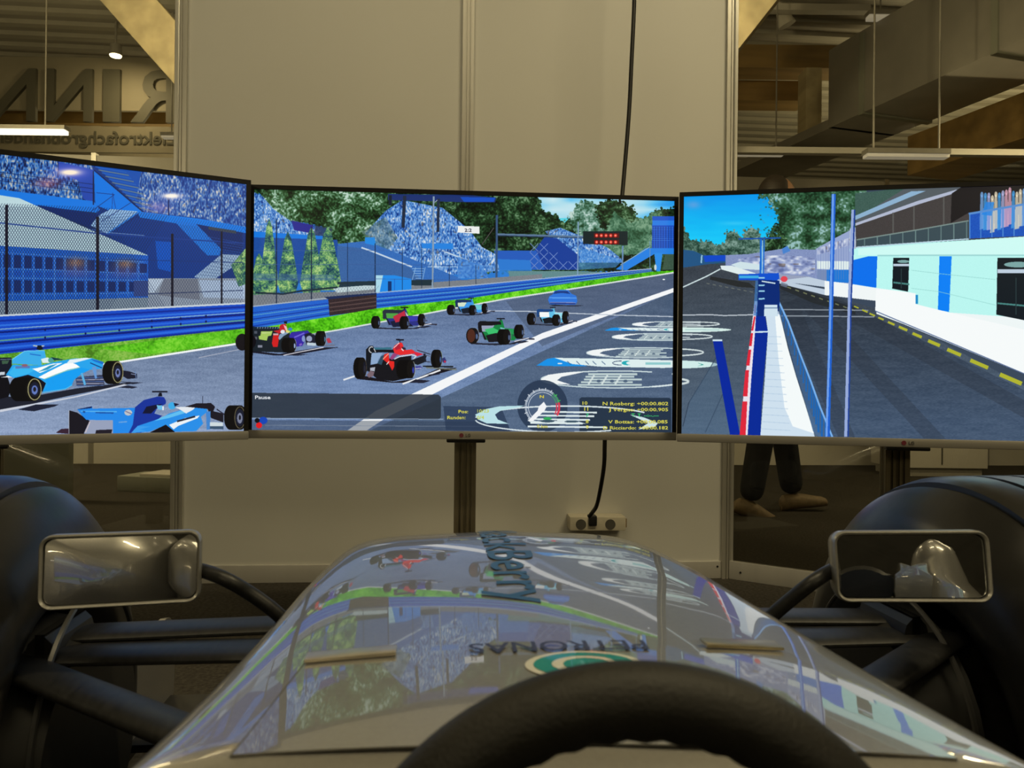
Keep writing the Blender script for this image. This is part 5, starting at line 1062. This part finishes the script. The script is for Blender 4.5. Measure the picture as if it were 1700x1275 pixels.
# lettering and emblem on the shell
def decal_text(txt, cx, cy, width, depth, rot, m, name, lift, bold=0.):
    cu = bpy.data.curves.new(name, 'FONT'); cu.body = txt; cu.size = 1.; cu.resolution_u = 4; cu.fill_mode = 'FRONT'; cu.offset = bold
    ob = bpy.data.objects.new(name, cu); COL.objects.link(ob)
    me = bpy.data.meshes.new_from_object(ob.evaluated_get(bpy.context.evaluated_depsgraph_get())); bpy.data.objects.remove(ob)
    bm = bmesh.new(); bm.from_mesh(me); bmesh.ops.triangulate(bm, faces=bm.faces)
    xs = [v.co.x for v in bm.verts]; yy = [v.co.y for v in bm.verts]; mx, my = (min(xs)+max(xs))/2, (min(yy)+max(yy))/2; kx_, ky_ = width/(max(xs)-min(xs)), depth/(max(yy)-min(yy))
    c, s_ = math.cos(rot), math.sin(rot)
    for v in bm.verts:
        a, b_ = (v.co.x-mx)*kx_, (v.co.y-my)*ky_; v.co = Vector((cx+a*c-b_*s_, cy+a*s_+b_*c, 0))
    for _ in range(4):
        es = [e for e in bm.edges if e.calc_length() > .012]
        if not es: break
        bmesh.ops.subdivide_edges(bm, edges=es, cuts=1); bmesh.ops.triangulate(bm, faces=bm.faces)
    for v in bm.verts: v.co.z = ztop(v.co.x, v.co.y)+lift
    bm.normal_update()
    for f in bm.faces:
        if f.normal.z < 0: f.normal_flip()
    bm.to_mesh(me); bm.free(); me.materials.clear(); me.materials.append(m)
    return C(link(bpy.data.objects.new(name, me), car))
p0, p1 = on_top(1075, 1079), on_top(777, 1077); pf, pn = on_top(925, 1070), on_top(925, 1086)
decal_text('PETRONAS', (p0.x+p1.x)/2, (pf.y+pn.y)/2, p0.x-p1.x, pf.y-pn.y, math.pi, M['navy'], 'lettering', .0026, .012)
b0, b1_ = on_top(838, 882), on_top(862, 1002); cxm = (on_top(808, 960).x+on_top(893, 960).x)/2
decal_text('BlackBerry', cxm, (b1_.y+1.01)/2, 1.01-b1_.y, .062, -math.pi/2, M['blue'], 'lettering', .0006, .01)
e0, e1 = on_top(870, 1106), on_top(945, 1086)
def disc(cx, cy, rx, ry, lift, m, name, off=(0, 0)):
    rows = [[(lambda x, y: (x, y, ztop(x, y)+lift))(cx+off[0]+rx*r/4*math.cos(t), cy+off[1]+ry*r/4*math.sin(t)) for t in np.linspace(0, 2*math.pi, 41)] for r in range(5)]
    return C(MB().grid(rows).build(name, m, car, smooth=True))
er = e1.x-e0.x+.006; ecx, ecy = e0.x+er, e1.y-er*.62
disc(ecx, ecy, er, er*.62, .0020, M['ivory'], 'emblem_ring'); disc(ecx, ecy, er*.86, er*.53, .0023, M['teal'], 'emblem_field')
disc(ecx, ecy, er*.56, er*.36, .0026, M['ivory'], 'emblem_arc', (0, -er*.02)); disc(ecx, ecy, er*.40, er*.27, .0029, M['teal'], 'emblem_drop', (er*.03, -er*.04))
# cockpit: sides, black tub, dash, head rest and the roll hoop behind the driver
def cockpit_side(s):
    rows = []
    for y, w, zt, zb in ((Y_LIP+.01, .235, .49, .20), (.30, .268, .525, .17), (.10, .30, .565, .13), (-.10, .31, .59, .10), (-.30, .30, .62, .10), (-.45, .27, .64, .10)):
        t = .055 if y < .3 else .04; r = .02
        pr = [(w, zb), (w, zt-.05), (w-.008, zt-.018), (w-.022, zt), (w-t+.012, zt-.002), (w-t, zt-.02), (w-t, zb)]
        rows.append([(XC+s*x, y, z) for x, z in pr])
    return C(MB().grid(rows).build('cockpit_side', M['silver'], car, smooth=True, sharp=60))
cockpit_side(1); cockpit_side(-1)
C(MB().span((XC-.24, -.5, .08), (XC+.24, Y_LIP+.02, .12)).build('tub_floor', M['black'], car))
C(MB().box((XC, Y_LIP+.05, .34), (.40, .03, .22)).build('dashboard', M['black'], car, bevel=.01))
hb = MB()
for s in (-1, 1): hb.tube([(XC+s*.2, y, .60) for y in (.02, -.1, -.22, -.34)], [.03, .045, .05, .05], 12, flat=1.)
hb.tube([(XC+.2*math.cos(t), -.34-.08*math.sin(t), .60) for t in np.linspace(0, math.pi, 9)], .05, 12)
C(hb.build('head_rest', M['black'], car, smooth=True))
C(MB().box((XC, -.30, .36), (.36, .10, .50), Matrix.Rotation(.35, 3, 'X')).build('seat_back', M['black'], car, bevel=.03))
rows = []
for y, w, zt, zb in ((-.40, .085, .90, .45), (-.42, .11, .935, .30), (-.50, .135, .955, .16), (-.70, .145, .95, .12), (-1.0, .14, .90, .12), (-1.5, .11, .74, .12), (-2.0, .07, .52, .14)):
    rows.append([(XC+w*math.copysign(abs(math.cos(t))**.75, math.cos(t)), y, (zt+zb)/2+(zt-zb)/2*math.copysign(abs(math.sin(t))**.8, math.sin(t))) for t in np.linspace(0, 2*math.pi, 33)])
ec = MB().grid(rows); ec.add(rows[0][:-1], [tuple(range(32))]); C(ec.build('engine_cover', M['silver'], car, smooth=True, sharp=60))
C(MB().tube([(XC, -.39, .83), (XC, -.41, .83)], .05, 20).build('air_intake', M['black'], car))
for s in (-1, 1):
    rows = []
    for y, w, h in ((-.15, .005, .02), (-.155, .06, .14), (-.17, .12, .28), (-.20, .19, .42), (-.27, .25, .56), (-.40, .30, .64), (-.55, .31, .66), (-.95, .22, .44), (-1.5, .10, .28), (-1.9, .03, .12)):
        if s > 0: w, h = w*.62, h*.62
        rows.append([(XC+s*(.56-(.31-w)*.3)+w*math.copysign(abs(math.cos(t))**.8, math.cos(t)), y, ((.40 if y > -.9 else .32)-(.12 if s > 0 else 0))+h/2*math.copysign(abs(math.sin(t))**.8, math.sin(t))) for t in np.linspace(0, 2*math.pi, 41)])
    sp_ = MB().grid(rows); sp_.add(rows[0][:-1], [tuple(range(40))]); C(sp_.build('side_pod', M['silver'], car, smooth=True, sharp=60))
# right hand intake: black mouth and a tall rounded silver cowl beside it
C(MB().tube([(XC+.36, -.12, .47), (XC+.36, -.20, .47)], [.085, .095], 28, flat=.85).build('pod_intake', M['black'], car, smooth=True))
C(MB().box((XC+.475, -.16, .47), (.07, .12, .18)).build('intake_cheek', M['silver'], car, bevel=.004))
rows = []
for z in (.12, .22, .30, .36, .42, .48, .53, .575, .61, .635, .652, .662, .668):
    q_ = math.sqrt(max(1-(max(z-.30, 0)/.369)**2, 0)); w, d = .085*q_, .12*q_
    k = (z-.12)*.16; rows.append([(XC+.605-k+w*math.cos(t), -.19+d*math.sin(t), z) for t in np.linspace(0, 2*math.pi, 29)])
cw = MB().grid(rows); cw.add(rows[-1][:-1], [tuple(range(28))]); C(cw.build('intake_cowl', M['silver'], car, smooth=True, sharp=70))
C(MB().span((XC-.55, -1.9, .03), (XC+.55, .25, .05)).build('floor_tray', M['carbon'], car))
C(MB().box((XC, .62, .13), (.30, 1.0, .22)).build('keel', M['carbon'], car, bevel=.02))
# front wheels
TR, TW, TY, TXI, TSTEER = .3064, .255, .9254, .5326, .052
def wheel(s):
    w = thing('front_wheel', None, None); w.parent = car; w.matrix_parent_inverse = CAR
    w.location = (XC+s*TXI+(.015 if s < 0 else 0), TY+(.03 if s < 0 else 0), TR); w.rotation_euler = (0, 0, TSTEER)
    rs = .046; prof = [(.012, .150), (-.006, .162), (-.017, .180), (-.022, .20), (-.023, .22), (-.018, .24), (-.008, .258), (.004, .273), (.014, .2845), (.0235, .2925), (.0245, .2865), (.0325, .2915), (.0335, .2985), (.042, .302), (.054, .3055)]
    for gx in (.088, .138, .190): prof += [(gx-.0055, TR), (gx-.0045, TR-.007), (gx+.0045, TR-.007), (gx+.0055, TR)]
    prof += [(TW-rs*(1-math.cos(t)), TR-rs+rs*math.sin(t)) for t in np.linspace(math.pi/2, 0, 9)]+[(TW, .2), (TW-.01, .165)]
    F = Matrix.Diagonal((s, 1, 1))
    ty = MB().lathe(prof, 96, M=F).build('tyre', M['rubber'], w, smooth=True, sharp=40)
    MB().lathe([(-.030, .163), (-.034, .1635), (-.0355, .1655), (-.034, .1675), (-.030, .168), (-.030, .163)], 72, M=Matrix.Translation((0, .03, 0)) @ F.to_4x4()).build('rim_flange', M['rimring'], w, smooth=True)
    MB().lathe([(.014, .150), (.05, .140), (.11, .125), (.16, .12), (TW-.01, .168)], 60, M=F).build('rim', M['rim'], w, smooth=True)
    MB().lathe([(.03, .0), (.03, .118), (.075, .122), (.13, .12)], 48, M=F).build('brake_drum', M['carbon'], w, smooth=True, sharp=30)
    MB().lathe([(-.004, .0), (-.004, .035), (.03, .04)], 24, M=F).build('hub', M['rim'], w, smooth=True)
    # worn marks on the inner wall
    k = 0
    for a in np.radians((200, 214, 228, 242, 256, 270, 284, 298) if s < 0 else (208, 236, 262, 288)):
        r0, r1, da = .198, .232, .07
        q = [(s*-.0242+s*.003*abs(r-.215)/.02, r*math.sin(t), r*math.cos(t)) for r, t in ((r0, a), (r0, a+da), (r1, a+da+.05), (r1, a+.05))]
        MB().add(q, [(0, 1, 2, 3)]).build('sidewall_mark', M['tyremark'] if s < 0 else M['groove'], ty)
    # moulded nicks across the tread shoulder
    return w
wheel(1); wheel(-1)
# suspension: two upper blades, trailing blade, lower blades, push rod and brake duct on each side
def blade(pts, chord, thick, name='wishbone_arm', m=None):
    a, b_ = Vector(pts[0]), Vector(pts[1]); d = (b_-a).normalized(); z = Vector((0, 0, 1)); f = d.cross(z).normalized()*-1; u = f.cross(d)
    if f.y < 0: f = -f
    sec_ = [(math.cos(t)*chord/2, math.sin(t)*thick/2*(1-.25*math.cos(t))) for t in np.linspace(0, 2*math.pi, 20)[:-1]]
    rows = [[p+f*x+u*y for x, y in sec_] for p in (a, b_)]; n = len(sec_)
    return C(MB().add(rows[0]+rows[1], [(k, (k+1) % n, n+(k+1) % n, n+k) for k in range(n)]+[tuple(range(n)), tuple(range(n, 2*n))]).build(name, m or M['carbon'], car, smooth=True, sharp=50))
for s in (-1, 1):
    X = lambda v: XC+s*v
    blade([(X(.16), .90, .425), (X(.55), .915, .422)], .075, .013)
    blade([(X(.16), .98, .432), (X(.55), .955, .430)], .065, .012)
    blade([(X(.17), .60, .425), (X(.54), .890, .425)], .050, .016)
    blade([(X(.14), 1.02, .22), (X(.55), .93, .17)], .05, .018); blade([(X(.15), .58, .20), (X(.55), .91, .17)], .05, .018)
    blade([(X(.15), .90, .43), (X(.54), .92, .20)], .03, .022, 'push_rod')
    C(MB().rbox((X(.50), .94, .32), (.03, .10, .26), .02).build('upright', M['black'], car))
    C(MB().tube([(X(.47), .955, .30), (X(.53), .955, .30)], [.13, .15], 28).build('brake_duct', M['black'], car, smooth=True))
# front wing
C(MB().span((XC-.60, 1.40, .085), (XC+.60, 1.62, .10)).build('wing_plane', M['carbon'], car, bevel=.004))
C(MB().box((XC, 1.36, .145), (1.18, .10, .01), Matrix.Rotation(-.35, 3, 'X')).build('wing_flap', M['carbon'], car))
for s in (-1, 1):
    e = C(MB().rbox((0, 0, 0), (.34, .012, .19), .05, 4).build('end_plate', M['silver'], car)); e.location = (XC+s*.60, 1.47, .165); e.rotation_euler = (0, 0, math.pi/2)
    C(MB().tube([(XC+s*.07, 1.50, .30), (XC+s*.07, 1.50, .095)], .012, 10, flat=2.).build('wing_pylon', M['carbon'], car))
# rear view mirrors on curved stalks
def mirror_unit(s, px0, py0, px1, py1, d, aim, stalk, roll):
    a, b_ = at_car(px0, py0, d), at_car(px1, py1, d); c = (a+b_)/2; w = (px1-px0)/FPX*d; h = (py1-py0)/FPX*d
    n = Vector(aim).normalized()                                    # face normal
    x = Vector((0, 0, 1)).cross(n).normalized(); x = x if x.x > 0 else -x
    z = x.cross(-n).normalized(); z = z if z.z > 0 else -z
    R = Matrix((x, -n, z)).transposed() @ Matrix.Rotation(roll, 3, 'Y')
    t = thing('wing_mirror', None, None); t.parent = car; t.matrix_parent_inverse = CAR; t.matrix_basis = Matrix.Translation(c) @ R.to_4x4()
    # shell: lofted rounded rectangle, deeper away from the driver; frame lip; glass set back
    def rr(w_, h_, r, y, seg=5):
        out = []
        for k, (sx, sz) in enumerate(((1, 1), (-1, 1), (-1, -1), (1, -1))):
            for j in range(seg+1):
                q = math.pi/2*(k+j/seg); out.append((sx*(w_/2-r)+r*math.cos(q), y, sz*(h_/2-r)+r*math.sin(q)))
        return out
    r = .0125
    L = [rr(w-.007, h-.007, r*.75, .004), rr(w-.007, h-.007, r*.75, -.001), rr(w-.003, h-.003, r*.9, -.002), rr(w, h, r, .0), rr(w, h, r, .012), rr(w*.97, h*.95, r, .03), rr(w*.86, h*.8, r, .045), rr(w*.6, h*.5, r*.7, .053)]
    n_ = len(L[0]); b = MB().add([p for q in L for p in q], [(i*n_+k, i*n_+(k+1) % n_, (i+1)*n_+(k+1) % n_, (i+1)*n_+k) for i in range(len(L)-1) for k in range(n_)]+[tuple(range((len(L)-1)*n_, len(L)*n_))])
    b.build('housing', M['mirrorshell'], t, smooth=True, sharp=50)
    # glass, slightly convex
    rows = [[(f*u[0], .0035-.0008*(1-f*f), f*u[2]) for u in rr(w-.009, h-.009, r*.75, 0)+[rr(w-.009, h-.009, r*.75, 0)[0]]] for f in (0.001, .35, .7, 1.)]
    MB().grid(rows).build('mirror_glass', M['mirror'], t, smooth=True)
    pts = smooth_path([at_car(*q) for q in stalk], 6)
    C(MB().tube(pts, .0075, 12).build('mirror_stalk', M['carbon'], car, smooth=True))
    p = pts[-1]; q = pts[-4]; C(MB().tube([q, p+(p-q)*.5], [.0095, .0115], 10).build('stalk_foot', M['black'], car, smooth=True))
mirror_unit(-1, 78, 885, 325, 1006, .79, (.16, -.98, .08), [(312, 946, .835), (335, 947, .828), (375, 962, .81), (415, 985, .82), (450, 1010, .825), (478, 1035, .83)], math.radians(0))
mirror_unit(1, 1391, 882, 1637, 999, .79, (-.24, -.965, .11), [(1402, 944, .835), (1382, 947, .828), (1350, 966, .81), (1312, 996, .82), (1282, 1022, .83), (1262, 1045, .83)], math.radians(-2.5))
# steering wheel
swd = .30; swc = at_car(1060, 1688, swd); swt = at_car(1060, 1118, swd)
sw = thing('steering_wheel', None, None); sw.parent = car; sw.matrix_parent_inverse = CAR
sw.location = swc; sw.rotation_euler = (math.radians(-8), 0, -YAW*.5)
RO = (swt-swc).length; rt = .0155; RM = RO-rt
vs, fs, nU, nV = [], [], 180, 16
for i in range(nU):
    a = 2*math.pi*i/nU
    for j in range(nV):
        t = 2*math.pi*j/nV; inner = max(0., -math.cos(t)); rr_ = rt*(1+.045*inner*math.sin(a*46)); 
        vs.append(((RM+rr_*math.cos(t))*math.sin(a), rr_*math.sin(t)*1.05, (RM+rr_*math.cos(t))*math.cos(a)))
fs = [(i*nV+j, ((i+1) % nU)*nV+j, ((i+1) % nU)*nV+(j+1) % nV, i*nV+(j+1) % nV) for i in range(nU) for j in range(nV)]
MB().add(vs, fs).build('rim', M['leather'], sw, smooth=True)
MB().rbox((0, 0, -.005), (.13, .03, .085), .02, 4).build('hub', M['black'], sw)
for s in (-1, 1): MB().box((s*.085, 0, 0), (.07, .014, .035)).build('spoke', M['black'], sw, bevel=.004)
MB().tube([(0, .01, 0), (0, .14, .02)], .02, 14).build('column', M['black'], sw, smooth=True)
for s in (-1, 1):
    for k in range(3): MB().tube([(s*.045, -.015, .028-k*.024), (s*.045, -.02, .028-k*.024)], .006, 12).build('button', M['logo_red'] if k == 1 else M['steel'], sw)
# ---------------------------------------------------------------- visitor walking past behind the glass
def person():
    dp = 4.5; foot = at(1264, 846, dp); ground = Vector((foot.x, foot.y, 0))
    t = thing('person', 'person in dark trousers and tan shoes walking past behind the glass', 'person', ground, -YAW)
    K = 1.93/1.8
    # walking to the right, seen side on: x is the walking direction
    J = {'pelvis': (0, 0, .98), 'waist': (.01, 0, 1.12), 'chest': (.03, 0, 1.34), 'neck': (.035, 0, 1.51), 'skull': (.05, 0, 1.58),
         'hipL': (0, -.09, .93), 'kneeL': (-.02, -.09, .50), 'ankL': (-.09, -.09, .07), 'hipR': (0, .09, .93), 'kneeR': (.13, .09, .53), 'ankR': (.20, .09, .085),
         'shL': (.02, -.18, 1.43), 'elL': (.10, -.22, 1.16), 'wrL': (.24, -.21, .98), 'shR': (.02, .18, 1.43), 'elR': (-.10, .22, 1.17), 'wrR': (-.12, .22, .93)}
    E = [('pelvis', 'waist', .15), ('waist', 'chest', .16), ('chest', 'neck', .06), ('neck', 'skull', .055), ('pelvis', 'hipL', .10), ('hipL', 'kneeL', .075), ('kneeL', 'ankL', .066), ('pelvis', 'hipR', .10), ('hipR', 'kneeR', .075), ('kneeR', 'ankR', .066),
         ('chest', 'shL', .07), ('shL', 'elL', .05), ('elL', 'wrL', .038), ('chest', 'shR', .07), ('shR', 'elR', .05), ('elR', 'wrR', .038)]
    names = list(J); me = bpy.data.meshes.new('body'); me.from_pydata([Vector(J[k])*K for k in names], [(names.index(a), names.index(b)) for a, b, r in E], [])
    o = link(bpy.data.objects.new('body', me), t); me.materials.append(M['shirt']); me.materials.append(M['trouser'])
    md = o.modifiers.new('skin', 'SKIN'); md.use_smooth_shade = True
    rad = {'pelvis': .135}
    for a, b, r in E: rad[b] = r
    for k, sv in zip(names, me.skin_vertices[0].data): sv.radius = (rad[k]*K, rad[k]*K*(.85 if k in ('chest', 'waist', 'pelvis') else 1.)); sv.use_root = k == 'pelvis'
    o.modifiers.new('sub', 'SUBSURF').levels = 2; o.modifiers['sub'].render_levels = 2
    ev = o.evaluated_get(bpy.context.evaluated_depsgraph_get()); nm = bpy.data.meshes.new_from_object(ev); o.modifiers.clear(); o.data = nm
    nm.materials.clear(); nm.materials.append(M['shirt']); nm.materials.append(M['trouser'])
    for p in nm.polygons: p.material_index = 1 if p.center.z < 1.04*K else 0; p.use_smooth = True
    # head with face, ears and short hair
    hc = Vector((.075, 0, 1.685))*K
    def ball(c, r, name, m, parent, n=20, cut=None, jit=0.):
        b = MB(); rows = [[Vector(c)+Vector((r[0]*math.sin(v)*math.cos(u), r[1]*math.sin(v)*math.sin(u), r[2]*math.cos(v)))*(1+jit*math.sin(9*u)*math.sin(7*v)) for u in np.linspace(0, 2*math.pi, n+1)] for v in np.linspace(.001, math.pi-.001 if cut is None else cut, n)]
        return b.grid(rows).build(name, m, parent, smooth=True)
    hd = ball(hc, (.098, .078, .122), 'head', M['skin'], t)
    ball(hc+Vector((.10, 0, -.012)), (.022, .014, .022), 'nose', M['skin'], hd); ball(hc+Vector((.084, 0, -.055)), (.014, .026, .008), 'mouth', mat('lip', (.30, .11, .08), .5, grain=.05), hd)
    for s in (-1, 1): ball(hc+Vector((-.005, s*.078, -.01)), (.022, .01, .034), 'ear', M['skin'], hd); ball(hc+Vector((.083, s*.032, .012)), (.012, .012, .009), 'eye', M['white'], hd); ball(hc+Vector((.09, s*.033, .012)), (.006, .006, .006), 'iris', M['hair'], hd)
    hrr = ball(hc+Vector((-.022, 0, .014)), (.098, .085, .122), 'hair', M['hair'], hd, 24, 1.95, .015)
    # hands: palm, four fingers and thumb
    for k, s in (('wrL', -1), ('wrR', 1)):
        w = Vector(J[k])*K; e = Vector(J['el'+k[-1]])*K; d = (w-e).normalized()
        hnd = ball(w+d*.045, (.028, .016, .048), 'hand', M['skin'], t, 12)
        for i, L in enumerate((.068, .078, .074, .058)):
            b0 = w+d*.08+Vector(((i-1.5)*.017, 0, 0)); MB().tube([b0, b0+d*L*.5, b0+d*L*.9+Vector((.012, -s*.012, 0))], [.0085, .008, .006], 8).build('finger', M['skin'], hnd, smooth=True)
        b0 = w+d*.03+Vector((.025, -s*.005, 0)); MB().tube([b0, b0+d*.03+Vector((.018, 0, 0)), b0+d*.06+Vector((.022, -s*.01, 0))], [.011, .010, .007], 8).build('thumb', M['skin'], hnd, smooth=True)
    # shoes
    for k, pitch in (('ankL', -.32), ('ankR', .12)):
        a = Vector(J[k])*K; R = Matrix.Rotation(-pitch, 3, 'Y'); rows = []
        for x, wd, hh in ((-.082, .005, .03), (-.078, .03, .07), (-.06, .042, .09), (.0, .046, .10), (.06, .048, .085), (.12, .052, .068), (.165, .046, .058), (.188, .03, .045), (.196, .005, .02)):
            rows.append([a+R @ Vector((x, wd*math.cos(u), -.085+hh/2+hh/2*math.sin(u))) for u in np.linspace(0, 2*math.pi, 17)])
        MB().grid(rows).build('shoe', M['shoe'], t, smooth=True)
person()
